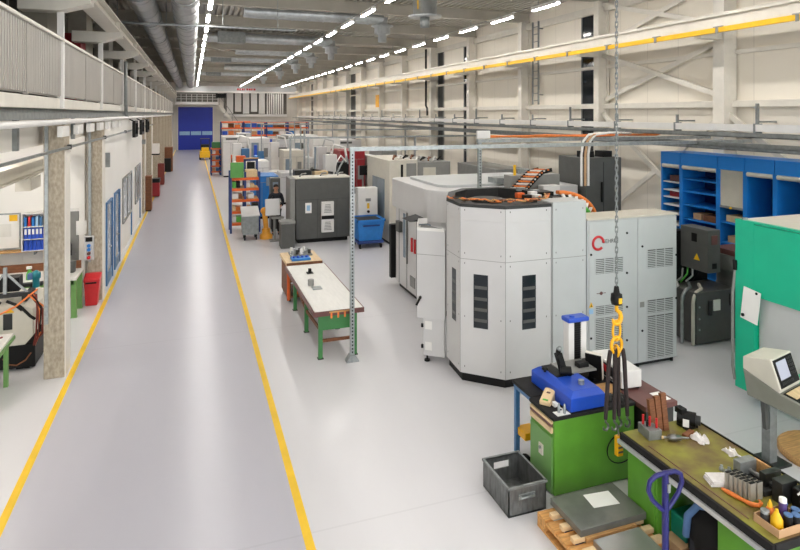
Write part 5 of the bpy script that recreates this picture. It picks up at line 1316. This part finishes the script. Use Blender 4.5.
for k in range(7):
    x = -2.5+.02*k; m = MB(); m.tube([(-2.5-.02*k, 11.5, 1.24), (x+.03, 11.42, 1.0+rnd.uniform(-.05, .05)), (x+.02+rnd.uniform(-.02, .03), 11.4, .6), (x-.05, 11.45, .3+.05*k), (-2.55, 11.5, .2+.03*k)], .016, 6)
    m.build('cable', ['red_cable', 'red_cable', 'orange_cable', 'black'][k % 4], t)
MB().tube([(-2.45, 11.35, 1.36), (-2.75, 11.3, 1.12), (-3.1, 11.28, .95), (-3.4, 11.28, .8)], .017, 6).build('orange_hose', 'orange_cable', t)
MB().tube([(-2.95, 11.35, .26), (-2.88, 11.34, .16), (-2.75, 11.33, .13), (-2.62, 11.34, .2), (-2.55, 11.38, .3)], .012, 6).build('loose_cable', 'brown', t)
t = thing('turquoise_pump', 'turquoise drive unit on top of the beige machine beside the near column', 'drive unit', (-2.62, 11.9, 1.26))
MB().lathe([(.05, 0), (.055, .02), (.055, .14), (.075, .16), (.075, .24), (.05, .27), (.02, .29)], (-2.58, 11.85, 1.27), 16).build('drive_body', 'teal_blue', t)
MB().box(-2.7, 11.78, 1.42, -2.62, 11.9, 1.52).build('drive_box', 'strap_blue', t, .008)
t = thing('side_table', 'small pale table with green edge at the left border of the view', 'table', (-3.3, 10.5, 0))
MB().box(-3.87, 10.08, .76, -2.69, 10.93, .8).build('tabletop', 'white_top', t)
MB().box(-3.89, 10.06, .7, -2.67, 10.95, .76).build('edge_band', 'green_pale', t, .01)
for x in (-2.77, -3.77):
    for y in (10.16, 10.83): MB().box(x-.03, y-.03, 0, x+.03, y+.03, .7).build('leg', 'green_pale', t)
one(MB().cyl((-2.95, 10.5, .812), (-2.8, 10.75, .812), .011, 8), 'marker_pen', 'dark_red', 'dark red pen lying on the small green-edged table', 'pen')
# ---- things along the left wall further down
one(MB().mi(0).box(-1.96, 28.2, .05, -1.7, 28.75, 1.55).mi(1).box(-1.95, 28.2, 0, -1.72, 28.7, .05), 'hose_cabinet', ['brown', 'black'], 'brown narrow cabinet beside the third concrete column', 'cabinet', bevel=.01)
one(MB().mi(0).box(-1.96, 32.8, .05, -1.6, 33.5, .75).mi(1).box(-1.96, 32.8, .75, -1.58, 33.5, .95), 'floor_bin', ['dark_red', 'black'], 'dark red bin with black top by the fourth concrete column', 'bin', bevel=.02)
one(MB().mi(0).box(-1.96, 32.75, 2.25, -1.62, 33.3, 2.75).mi(1).box(-1.97, 32.74, 2.18, -1.6, 33.32, 2.25), 'wall_box', ['white_steel', 'black'], 'white wall box above the dark red bin on the left wall', 'box', bevel=.01)
one(MB().box(-1.96, 38.1, .05, -1.6, 38.8, 1.3), 'pallet_box', 'red_cable', 'rust-coloured box at the fifth column on the left', 'box', bevel=.02)
one(MB().mi(0).box(-1.96, 47.3, 0, -1.4, 48.3, 1.8).mi(1).box(-1.96, 46.9, 0, -1.5, 47.25, 1.0), 'floor_cabinet', ['brown', 'black'], 'brown cabinet with a black box far down the left side of the aisle', 'cabinet', bevel=.02)
one(MB().box(-2.3, 15.9, 3.0, -1.9, 16.0, 3.35).box(-2.12, 15.93, 3.35, -2.08, 15.97, 3.8), 'sign_panel', 'galv_dull', 'plain grey sign panel hanging right of the second concrete column', 'sign')
one(MB().box(-2.3, 27.5, 3.0, -1.9, 27.58, 3.2), 'sign_panel', 'galv_dull', 'plain grey sign panel above the third concrete column', 'sign')

# ================================================================= middle distance
t = thing('shelf_rack', 'blue rack with orange beams full of boxes beside the aisle', 'rack', (1.8, 22.4, 0))
for x in (1.3, 1.8, 2.3):
    for y in (22.0, 22.75): MB().box(x-.035, y-.035, 0, x+.035, y+.035, 2.2).build('upright', 'blue_rack', t)
for z in (.28, .7, 1.12, 1.52, 1.9):
    for y in (21.97, 22.74): MB().box(1.34, y-.02, z, 2.28, y+.02, z+.09).build('beam', 'orange', t)
    MB().box(1.33, 22.0, z+.09, 2.27, 22.74, z+.105).build('shelf_board', 'wood', t)
for x in (1.3, 2.3): MB().beam((x, 22.0, .3), (x, 22.75, 1.9), .02, .03).build('brace', 'blue_rack', t)
rnd = random.Random(21); q = 0
cols = ['paper', 'green_cable', 'black', 'white_steel', 'wood_pale', 'orange_cable', 'cardboard', 'charcoal', 'paper', 'brown']
nm = {'paper': 'white', 'green_cable': 'light green', 'black': 'black', 'white_steel': 'off-white', 'wood_pale': 'pale wood', 'orange_cable': 'orange', 'cardboard': 'cardboard', 'charcoal': 'charcoal', 'brown': 'brown'}
for s, z in enumerate((.385, .805, 1.225, 1.625)):
    x = 1.36
    while x < 2.12:
        w = rnd.uniform(.13, .24); c_ = cols[q % 10]; hh = rnd.uniform(.12, .24)
        if not (x < 1.78 < x+w):
            one(MB().box(x, 22.05, z+.001, x+w-.02, 22.5, z+hh), 'storage_box', c_, '%s box, %s on the %s shelf of the orange-beamed rack' % (nm[c_], ORD[int(round((x-1.36)/.19))]+' from the left', ['lowest', 'second', 'third', 'fourth'][s]), 'box', 'boxes on the orange-beamed rack', .008); q += 1
        x += w
for k, (x, w, h_, c_) in enumerate(((1.36, .4, .2, 'paper'), (1.84, .4, .24, 'wood_pale'))):
    one(MB().box(x, 22.02, 2.006, x+w, 22.6, 2.006+h_), 'storage_box', c_, ['white box on the top shelf behind the green board', 'pale box on the top right shelf of the rack'][k], 'box', 'boxes on the orange-beamed rack', .01)
one(MB().box(1.28, 21.88, 2.005, 1.74, 21.95, 2.55).box(1.34, 21.95, 2.005, 1.66, 22.0, 2.1), 'green_board', 'green_board', 'plain green board standing on the front of the blue and orange rack', 'board', bevel=.006)
t = thing('tool_box_frame', 'dark blue frame with a black box on the right top of the rack', 'frame', (2.1, 22.2, 2.0))
m = MB()
for x in (1.84, 2.28): m.box(x-.04, 22.62, 2.007, x+.04, 22.7, 2.62)
m.box(1.8, 22.62, 2.54, 2.32, 22.7, 2.62); m.build('frame', 'blue_rack', t)
MB().box(1.92, 22.62, 2.25, 2.2, 22.72, 2.5).build('black_box', 'black', t); MB().box(1.8, 22.6, 2.62, 2.34, 22.72, 2.66).build('top_plank', 'wood', t)
t = thing('trolley_cart', 'light grey covered cart on castors in front of the orange-beamed rack', 'cart', (1.86, 20.9, 0))
m = MB().prism([(20.55, .2), (21.2, .2), (21.2, 1.0), (20.6, .82)], 1.6, 2.14, 'x'); m.build('cart_body', 'galv_dull', t, .012)
m = MB().prism([(20.52, .82), (21.22, 1.03), (21.22, 1.07), (20.52, .86)], 1.57, 2.17, 'x'); m.build('lid', 'machine_white', t)
m = MB()
for k in range(4): m.box(1.66+k*.12, 20.545, .25, 1.67+k*.12, 20.552, .78)
m.build('panel_rib', 'mid_grey', t)
for x in (1.68, 2.06):
    for y in (20.65, 21.1): MB().cyl((x-.02, y, .07), (x+.02, y, .07), .07, 12).box(x-.03, y-.04, .12, x+.03, y+.04, .2).build('caster', 'rubber', t)
t = thing('tilting_bin', 'blue chip tub on castors beside the tall strut post', 'tub', (5.35, 18.4, 0))
lo = [(5.0, 18.1), (5.75, 18.1), (5.75, 18.8), (5.0, 18.8)]; hi = [(4.92, 18.0), (5.82, 18.0), (5.82, 18.9), (4.92, 18.9)]
m = MB(); vs = [(x, y, .25) for x, y in lo]+[(x, y, .9) for x, y in hi]; m.add(vs, [(3, 2, 1, 0), (4, 5, 6, 7)]+[(i, (i+1) % 4, 4+(i+1) % 4, 4+i) for i in range(4)]); m.build('tub_body', 'blue_bin', t, .015)
m = MB()
for a in ((4.9, 17.98, 5.84, 18.02), (4.9, 18.88, 5.84, 18.92), (4.9, 17.98, 4.94, 18.92), (5.8, 17.98, 5.84, 18.92)): m.box(a[0], a[1], .86, a[2], a[3], .93)
m.build('rim', 'blue_bin', t)
MB().box(5.0, 18.1, .901, 5.74, 18.8, .905).build('tub_inside', 'black', t)
m = MB().box(5.1, 17.99, .72, 5.65, 18.03, .76); m.build('front_bar', 'blue_rack', t)
MB().box(4.95, 18.05, .16, 5.8, 18.85, .25).build('frame', 'blue_rack', t, .01)
for x in (5.03, 5.72):
    for y in (18.12, 18.78): MB().cyl((x-.025, y, .08), (x+.025, y, .08), .08, 12).build('caster', 'rubber', t)
t = thing('control_cabinet', 'white control box with yellow sticker standing behind the blue chip tub', 'cabinet', (5.6, 19.2, 0))
MB().box(5.22, 19.05, .8, 5.9, 19.4, 1.82).build('box_body', 'white_steel', t, .012)
MB().box(5.4, 19.12, 0, 5.72, 19.34, .8).build('stand', 'mid_grey', t)
MB().box(5.48, 19.04, 1.36, 5.66, 19.05, 1.46).build('logo_plate', 'mid_grey', t)
MB().box(5.53, 19.035, 1.12, 5.61, 19.05, 1.3).build('warning_sticker', 'yellow', t)['label'] = 'yellow sticker'
MB().cyl((5.57, 19.05, 1.02), (5.57, 19.0, 1.02), .045, 12).build('main_switch', 'black', t)

# ---- the worker
def skin(name, verts, edges, mats, parent, level=2, root=0):
    me = bpy.data.meshes.new(name); org = worldloc(parent)
    me.from_pydata([tuple(Vector(v[:3])-org) for v in verts], edges, []); me.update(); me.materials.append(K[mats])
    o = bpy.data.objects.new(name, me); COL.objects.link(o); o.parent = parent
    md = o.modifiers.new('skin', 'SKIN'); md.use_smooth_shade = True
    if not me.skin_vertices: me.attributes.new('skin', 'FLOAT', 'POINT') if False else None
    if not me.skin_vertices:
        bpy.context.view_layer.objects.active = o; o.select_set(True); bpy.ops.mesh.customdata_skin_add(); o.select_set(False)
    for i, v in enumerate(verts):
        s = me.skin_vertices[0].data[i]; r = v[3]; s.radius = r if isinstance(r, tuple) else (r, r); s.use_root = (i == root)
    sb = o.modifiers.new('sub', 'SUBSURF'); sb.levels = level; sb.render_levels = level
    return o
px, py = 2.8, 21.25
t = thing('person', 'person in dark work clothes standing at the control panel beside the dark grey machine', 'person', (px, py, 0))
def B(x, y, z, r): return (px+x, py+y, z, r)
V = [B(0, 0, .95, (.15, .1)), B(0, 0, 1.12, (.14, .1)), B(0, -.01, 1.32, (.16, .11)), B(0, 0, 1.46, (.09, .08)), B(0, -.01, 1.53, .055), B(0, -.03, 1.62, (.072, .085)), B(0, -.03, 1.72, (.076, .09)), B(0, -.02, 1.77, .05),
     B(.19, 0, 1.42, .06), B(.25, -.02, 1.16, .045), B(.15, -.24, 1.06, .036), B(.1, -.32, 1.06, .03),
     B(-.19, 0, 1.42, .06), B(-.25, -.03, 1.16, .045), B(-.16, -.25, 1.05, .036), B(-.11, -.33, 1.05, .03),
     B(.09, 0, .86, .095), B(.1, -.02, .48, .06), B(.1, 0, .09, .042), B(.11, -.14, .04, .035),
     B(-.09, 0, .86, .095), B(-.1, -.02, .48, .06), B(-.1, 0, .09, .042), B(-.11, -.14, .04, .035)]
Ed = [(0, 1), (1, 2), (2, 3), (3, 4), (4, 5), (5, 6), (6, 7), (3, 8), (8, 9), (9, 10), (10, 11), (3, 12), (12, 13), (13, 14), (14, 15), (0, 16), (16, 17), (17, 18), (18, 19), (0, 20), (20, 21), (21, 22), (22, 23)]
body = skin('body', V, Ed, 'skin', t)
def grow(r, d): return tuple(x+d for x in r) if isinstance(r, tuple) else r+d
sel = [0, 1, 2, 3, 8, 9, 10, 12, 13, 14]
JV = [V[i][:3]+(grow(V[i][3], .018),) for i in sel]; mp = {i: k for k, i in enumerate(sel)}
skin('jacket', JV, [(mp[a], mp[b]) for a, b in Ed if a in mp and b in mp], 'navy_cloth', t)
sel = [0, 16, 17, 18, 20, 21, 22]
JV = [V[i][:3]+(grow(V[i][3], .018),) for i in sel]; mp = {i: k for k, i in enumerate(sel)}
skin('trousers', JV, [(mp[a], mp[b]) for a, b in Ed if a in mp and b in mp], 'charcoal', t)
for sx in (-1, 1):
    MB().ball((px+.105*sx, py-.1, .05), .07, 10, 6, .7, 1.7, .7).build('shoe', 'black', t)
    for k in range(5):
        hx_, hy_ = px+(.1 if sx > 0 else -.11), py-.33
        MB().tube([(hx_-.025*sx+.012*k*sx, hy_, 1.055), (hx_-.028*sx+.013*k*sx, hy_-.04-.005*(2-abs(2-k)), 1.05), (hx_-.028*sx+.013*k*sx, hy_-.065-.008*(2-abs(2-k)), 1.03)], [.01, .009, .007], 6).build('finger', 'skin', body)
m = MB().ball((px, py-.005, 1.735), .1, 14, 10, .88, 1.02, .72); m.build('hair', 'hair', t)
for sx in (-1, 1):
    MB().ball((px+.032*sx, py-.108, 1.675), .011, 8, 6).build('eye', 'black', body); MB().ball((px+.082*sx, py-.02, 1.66), .02, 8, 6, .5, 1, 1.5).build('ear', 'skin', body)
MB().ball((px, py-.125, 1.648), .016, 8, 6, .8, 1.2, 1.4).build('nose', 'skin', body); MB().ball((px, py-.11, 1.61), .02, 8, 6, 1.2, .5, .35).build('mouth', 'dark_red', body)

# ================================================================= far machines
def machine(x0, x1, y0, y1, h, m_, label, slot=True, win=None, grp=None, top=None, name='machining_centre'):
    t = thing(name, label, 'machine', ((x0+x1)/2, (y0+y1)/2, 0), grp)
    MB().box(x0, y0, .1, x1, y1, h).build('body', m_, t, .02)
    MB().box(x0+.06, y0+.06, 0, x1-.06, y1-.06, .1).build('plinth', 'black', t)
    w = x1-x0
    if slot: MB().box(x0+.12*w, y0-.02, h*.92, x0+.6*w, y0, h*.92+.12).build('slot', 'dark_grey', t)
    MB().box(x0+.7*w, y0-.02, h*.5, x0+.9*w, y0, h*.74).build('vent_grille', 'mid_grey', t)
    m = MB()
    for f in (.33, .66): m.box(x0+f*w-.006, y0-.01, .15, x0+f*w+.006, y0, h*.85)
    m.box(x0, y0-.01, h*.85, x1, y0, h*.85+.012); m.build('door_gap', 'mid_grey', t)
    if win: MB().box(x0+win[0]*w, y0-.025, win[2], x0+win[1]*w, y0, win[3]).build('door_window', 'glass_grey', t)
    if top: MB().box(x0+.2*w, y0+.3, h, x0+.7*w, y1-.2, h+top).build('top_unit', 'mid_grey', t, .02)
    return t
machine(1.95, 3.5, 41.6, 44.5, 2.75, 'white_steel', 'tall white machine with a dark slot, right of the aisle behind the rack')
machine(3.7, 5.1, 41.8, 44.5, 2.6, 'white_steel', 'white machine with an open blue robot cell beside the tall white slot machine', False, (.1, .45, 1.2, 2.3))
machine(5.4, 6.6, 40.5, 43, 2.55, 'machine_white', 'white machine with a small window behind the blue parts tub', False, (.2, .6, 1.2, 2.0), top=.25)
machine(4.55, 5.6, 31.5, 33.2, 2.35, 'beige_steel', 'beige machine in the middle distance behind the first strut frame', False, (.1, .4, 1.1, 1.9))
machine(5.65, 6.25, 31.8, 33.4, 1.9, 'machine_white', 'small white cabinet beside the beige machine in the middle distance', False)
machine(6.5, 8.1, 33.5, 36, 2.9, 'white_steel', 'white machine with a tall dark opening in the middle distance', False, (.05, .25, 1.0, 2.4))
machine(8.3, 9.8, 35, 37.5, 2.7, 'machine_white', 'light grey machine half hidden by the dark red cabinet', True)
machine(6.3, 7.45, 26, 28, 2.62, 'dark_red', 'dark red machine cabinet standing behind the strut posts', False, (.05, .3, 1.6, 2.2))
machine(7.6, 9.0, 24.5, 27, 2.4, 'machine_white', 'white machine behind the beige machine with the black slot', True, top=.3)
machine(9.3, 10.4, 17, 20, 2.5, 'mid_grey', 'grey cabinet by the right wall behind the beige machine', False)
machine(3.95, 5.0, 28.2, 29.6, 1.5, 'machine_white', 'low white cabinet directly behind the dark grey machine', False)
machine(2.35, 3.35, 24.6, 26.2, 1.75, 'blue_bin', 'bright blue machine cabinet with black display behind the worker', False, (.5, .75, 1.35, 1.7))
machine(2.5, 3.3, 27.4, 28.8, 2.15, 'white_steel', 'white cabinet above and behind the bright blue machine', False)
machine(3.5, 4.6, 50, 52, 2.7, 'machine_white', 'white machine far down the hall in front of the orange racks', True)
machine(7, 9.5, 46.8, 50, 2.6, 'white_steel', 'wide white machine far down the hall by the right wall', True, (.1, .5, 1.2, 2))
one(MB().box(3.9, 40.6, .1, 4.1, 40.9, 2.2).box(3.75, 40.5, 0, 4.3, 41, .1), 'robot_tower', 'blue_device', 'slim blue robot column in front of the white robot cell', 'robot', bevel=.02)
m = MB(); m.mi(0).beam((4.45, 41, .6), (4.6, 41, 1.3), .2, .22); m.mi(0).beam((4.6, 41, 1.3), (4.25, 41, 1.6), .16, .16); m.mi(1).box(4.32, 40.8, 0, 4.8, 41.2, .6)
one(m, 'industrial_robot', ['charcoal', 'mid_grey'], 'dark robot arm right of the slim blue column', 'robot')
t = thing('machine_bed', 'long pale machine bed lying across behind the rack and worker', 'machine bed', (4, 32, 0))
MB().box(2.2, 31.0, 1.0, 4.4, 31.8, 1.3).build('bed', 'cream_steel', t, .02)
for x in (2.4, 4.2): MB().box(x-.15, 31.1, 0, x+.15, 31.7, 1.0).build('leg', 'cream_steel', t)
one(MB().mi(0).box(4.9, 38.4, .1, 6.0, 39.4, .95).mi(1).box(4.9, 38.4, .95, 6.0, 39.4, 1.2), 'parts_tub', ['machine_white', 'blue_bin'], 'white parts tub with blue rim in front of the far white machines', 'tub', bevel=.03)
one(box(2.05, 30.2, 1.9, 2.5, 30.7, 2.2), 'storage_box', 'orange', 'orange box on the cabinet behind the green board', 'box', bevel=.02)
one(MB().box(1.95, 30, 0, 2.6, 31, 1.9), 'steel_cabinet', 'cream_steel', 'cream cabinet carrying an orange box behind the green board', 'cabinet', bevel=.02)
t = thing('shelf_rack', 'small blue and orange shelf rack far along the yellow aisle line', 'rack', (1.65, 43.8, 0))
for x in (1.25, 1.85):
    for y in (43.2, 44.4): MB().box(x-.05, y-.05, 0, x+.05, y+.05, 1.85).build('upright', 'blue_rack', t)
for z in (.2, .6, 1.0, 1.4, 1.8): MB().box(1.22, 43.15, z, 1.88, 44.45, z+.08).build('beam', 'orange', t)
for k in range(8):
    one(box(1.32+.24*(k % 2), 43.3, .285+.4*(k//2), 1.52+.24*(k % 2), 44.2, .285+.4*(k//2)+.22), 'storage_box', ['cardboard', 'blue_frame', 'paper', 'orange_cable'][k % 4], '%s box on the %s shelf of the small far rack' % (['left', 'right'][k % 2], ['lowest', 'second', 'third', 'top'][k//2]), 'box', 'boxes on the small far rack', .01)
one(box(1.3, 43.4, 1.885, 1.85, 44.2, 2.3), 'green_crate', 'green_leg', 'green crate on top of the small far rack', 'crate', bevel=.03)
t = thing('tow_truck', 'yellow electric tow truck parked at the far end of the aisle line', 'vehicle', (1.0, 58.5, 0))
MB().box(.65, 57.8, .2, 1.6, 59.6, .8).build('chassis', 'yellow', t, .06); MB().box(.75, 58.9, .8, 1.5, 59.5, 1.4).build('backrest', 'charcoal', t, .05)
MB().box(.8, 57.9, .8, 1.45, 58.3, 1.15).build('bonnet', 'yellow', t, .05)
for x in (.68, 1.57):
    for y in (58.1, 59.3): MB().cyl((x-.07, y, .22), (x+.07, y, .22), .22, 14).build('wheel', 'rubber', t)
m = MB()
for x in (.75, 1.5): m.box(x-.03, 58.4, .8, x+.03, 58.46, 1.9)
m.box(.72, 58.4, 1.9, 1.53, 59.5, 1.95); m.build('roof_guard', 'charcoal', t)
# pallet racks at the far end
for k, (x0, x1) in enumerate(((2.75, 4.9), (5.0, 7.2), (7.3, 9.4), (9.5, 11.6))):
    lab = ['leftmost', 'second from the left', 'second from the right', 'rightmost'][k]
    t = thing('pallet_rack', 'orange pallet rack at the far end of the hall, %s of four' % lab, 'rack', ((x0+x1)/2, 63, 0), 'orange pallet racks at the far end')
    for x in (x0, x1):
        for y in (62.4, 63.4): MB().box(x-.06, y-.06, 0, x+.06, y+.06, 3.5).build('upright', 'blue_rack', t)
    for z in (1.2, 2.0, 2.75, 3.38): MB().box(x0, 62.32, z, x1, 62.42, z+.14).box(x0, 63.36, z, x1, 63.46, z+.14).box(x0, 62.42, z+.08, x1, 63.36, z+.12).build('beam', 'orange', t)
    rnd = random.Random(40+k)
    for s, z in enumerate((1.345, 2.145, 2.895)):
        for j in range(3):
            w = (x1-x0-.3)/3; x = x0+.12+j*w; c_ = rnd.choice(['blue_bin', 'orange_cable', 'cardboard', 'paper', 'brown', 'blue_device'])
            n_ = {'blue_bin': 'blue', 'orange_cable': 'orange', 'cardboard': 'cardboard', 'paper': 'white', 'brown': 'brown', 'blue_device': 'dark blue'}[c_]
            one(MB().box(x, 62.5, z, x+w-.1, 63.3, z+rnd.uniform(.28, .44)), 'stored_box', c_, '%s box, %s of the %s level, in the %s pallet rack' % (n_, ['left', 'middle', 'right'][j], ['low', 'second', 'top'][s], lab), 'box', 'boxes in the pallet racks', .02)
# platform and white wall panels at the far end
t = thing('platform', 'white railed platform above the blue roll door at the far end', 'platform', (.4, 73.5, 5.4))
MB().box(-1.9, 72.6, 5.36, 2.85, 74.75, 5.7).build('deck', 'white_steel', t)
m = MB()
for k in range(9): m.box(-1.85+k*.58, 72.62, 5.7, -1.79+k*.58, 72.68, 6.6)
for z in (6.0, 6.3, 6.58): m.box(-1.85, 72.62, z, 2.85, 72.68, z+.05)
m.build('railing', 'white_steel', t)
t = thing('staircase', 'grey staircase going down right from the far platform', 'staircase', (3.7, 73, 0))
m = MB()
for k in range(16): m.box(2.97+k*.24, 72.75, 5.4-k*.34, 3.2+k*.24, 73.5, 5.45-k*.34)
m.build('tread', 'mid_grey', t)
for y in (72.66, 73.5): MB().beam((3.05, y+.03, 5.4), (6.7, y, .05), .06, .3).build('stringer', 'cream_steel', t)
m = MB().beam((2.95, 72.68, 6.5), (6.7, 72.66, 1.1), .05, .05)
for k in range(6): m.box(2.95+k*.74, 72.64, 5.4-k*1.05, 3.0+k*.74, 72.68, 6.45-k*1.05)
m.build('handrail', 'mid_grey', t)
for k in range(5): struct(MB().box(3.95+k*.95, 74.6, 4.3+.25*(k % 2), 4.7+k*.95, 74.9, 6.9).build('wall_panel', 'white_steel', bevel=.03))
struct(MB().box(3.6, 74.5, 3.95, 11.2, 74.9, 4.25).build('wall_panel', 'white_steel'))
m = MB()
for k in range(8): m.cyl((8.75+k*.27, 74.4, 4.25), (8.75+k*.27, 74.4, 7.4), .09, 10)
one(m, 'vent_pipes', 'white_steel', 'row of upright white ventilation pipes on the far wall', 'pipe')

# clutter of the machine field behind the dark grey machine
t = thing('machine_bed', 'open machine bed with black and beige parts directly behind the dark grey machine', 'machine bed', (4.3, 21.9, 0))
MB().box(3.3, 21.3, 0, 5.1, 22.1, 1.9).build('bed', 'machine_white', t, .02)
MB().box(3.5, 21.4, 1.9, 4.1, 21.9, 2.25).build('slide', 'charcoal', t, .02); MB().box(4.2, 21.3, 1.9, 4.7, 21.8, 2.2).build('cover', 'wood_pale', t, .02)
MB().beam((4.1, 21.5, 2.25), (5.1, 21.8, 2.05), .14, .1).build('rail', 'charcoal', t)
MB().tube([(4.9, 21.4, 1.95), (5.0, 21.3, 2.5), (5.2, 21.4, 2.75), (5.45, 21.6, 2.5)], .03, 6).build('hose', 'white_steel', t)
MB().tube([(5.0, 21.5, 1.95), (5.2, 21.4, 2.4), (5.5, 21.7, 2.7), (5.6, 21.9, 2.4)], .03, 6).build('hose', 'galv', t)
def lathe_machine(x, y, lab, m1='white_steel', m2='charcoal'):
    t = thing('open_machine', lab, 'machine', (x, y, 0), 'open machines in the middle of the hall')
    MB().box(x-.8, y-.5, 0, x+.8, y+.6, 1.0).build('bed', m1, t, .03)
    MB().box(x-.8, y+.1, 1.0, x-.3, y+.6, 2.6).build('column', m1, t, .03)
    MB().box(x-.35, y-.3, 1.7, x+.1, y+.3, 2.3).build('spindle_head', m2, t, .03)
    MB().cyl((x-.1, y-.1, 1.35), (x-.1, y-.1, 1.7), .1, 12).build('spindle', 'galv', t)
    MB().box(x-.3, y-.4, 1.0, x+.6, y+.3, 1.2).build('worktable', 'steel_dark', t, .02)
    MB().beam((x+.7, y-.3, 1.0), (x+.7, y-.3, 2.0), .06, .06).build('panel_arm', 'mid_grey', t)
    MB().box(x+.55, y-.38, 1.75, x+.9, y-.3, 2.15).build('control_panel', m2, t, .02)
    MB().tube([(x-.5, y+.3, 2.6), (x-.4, y+.2, 3.0), (x, y, 2.9), (x+.1, y, 2.3)], .05, 6).build('hose', m1, t)
lathe_machine(5.2, 35.5, 'open white milling machine left of the white machine with the tall dark opening')
lathe_machine(6.9, 30.0, 'open white milling machine beside the dark red cabinet', 'machine_white', 'dark_grey')
lathe_machine(6.0, 24.0, 'open white milling machine behind the strut post, before the dark red cabinet', 'white_steel', 'black')
lathe_machine(6.9, 43.6, 'open white milling machine far back beside the small-window machine', 'white_steel', 'dark_grey')
lathe_machine(3.0, 35.2, 'open white milling machine behind the pale machine bed', 'white_steel', 'blue_frame')
for k, (x, y, mm, nm_) in enumerate(((5.55, 26.5, 'green_leg', 'green'), (5.15, 33.9, 'hook_yellow', 'yellow'), (8.9, 29.0, 'cardboard', 'cardboard-coloured'), (3.9, 37.6, 'blue_bin', 'bright blue'), (2.6, 38.6, 'orange', 'orange'))):
    one(MB().mi(0).box(x-.3, y-.3, 0, x+.3, y+.3, 1.7).mi(1).box(x-.3, y-.31, 1.2, x+.3, y-.3, 1.5), 'tool_cabinet', [mm, 'charcoal'], nm_+' tool cupboard standing among the machines in the middle of the hall', 'cabinet', bevel=.02)
# ================================================================= camera, world
F = 590.0
yaw = math.atan((400-192.4)/F)
cd = bpy.data.cameras.new('camera'); cam = bpy.data.objects.new('camera', cd); COL.objects.link(cam)
cam.location = (0, 0, 4.3); cam.rotation_euler = (PI/2, 0, -yaw)
cd.sensor_width = 36; cd.sensor_fit = 'HORIZONTAL'; cd.lens = F/800*36; cd.shift_y = -(275-113.8)/800; cd.clip_start = .1; cd.clip_end = 300
SC.camera = cam
w = bpy.data.worlds.new('world'); SC.world = w; w.use_nodes = True
w.node_tree.nodes['Background'].inputs[0].default_value = (.96, .98, 1, 1); w.node_tree.nodes['Background'].inputs[1].default_value = .9
vs_ = SC.view_settings; vs_.view_transform = 'Standard'; vs_.look = 'None'; vs_.gamma = 1; vs_.use_curve_mapping = False; vs_.exposure = 1.58
SC.cycles.use_denoising = True
SC.cycles.max_bounces = 8; SC.cycles.diffuse_bounces = 4; SC.cycles.glossy_bounces = 3
SC.cycles.sample_clamp_indirect = 6
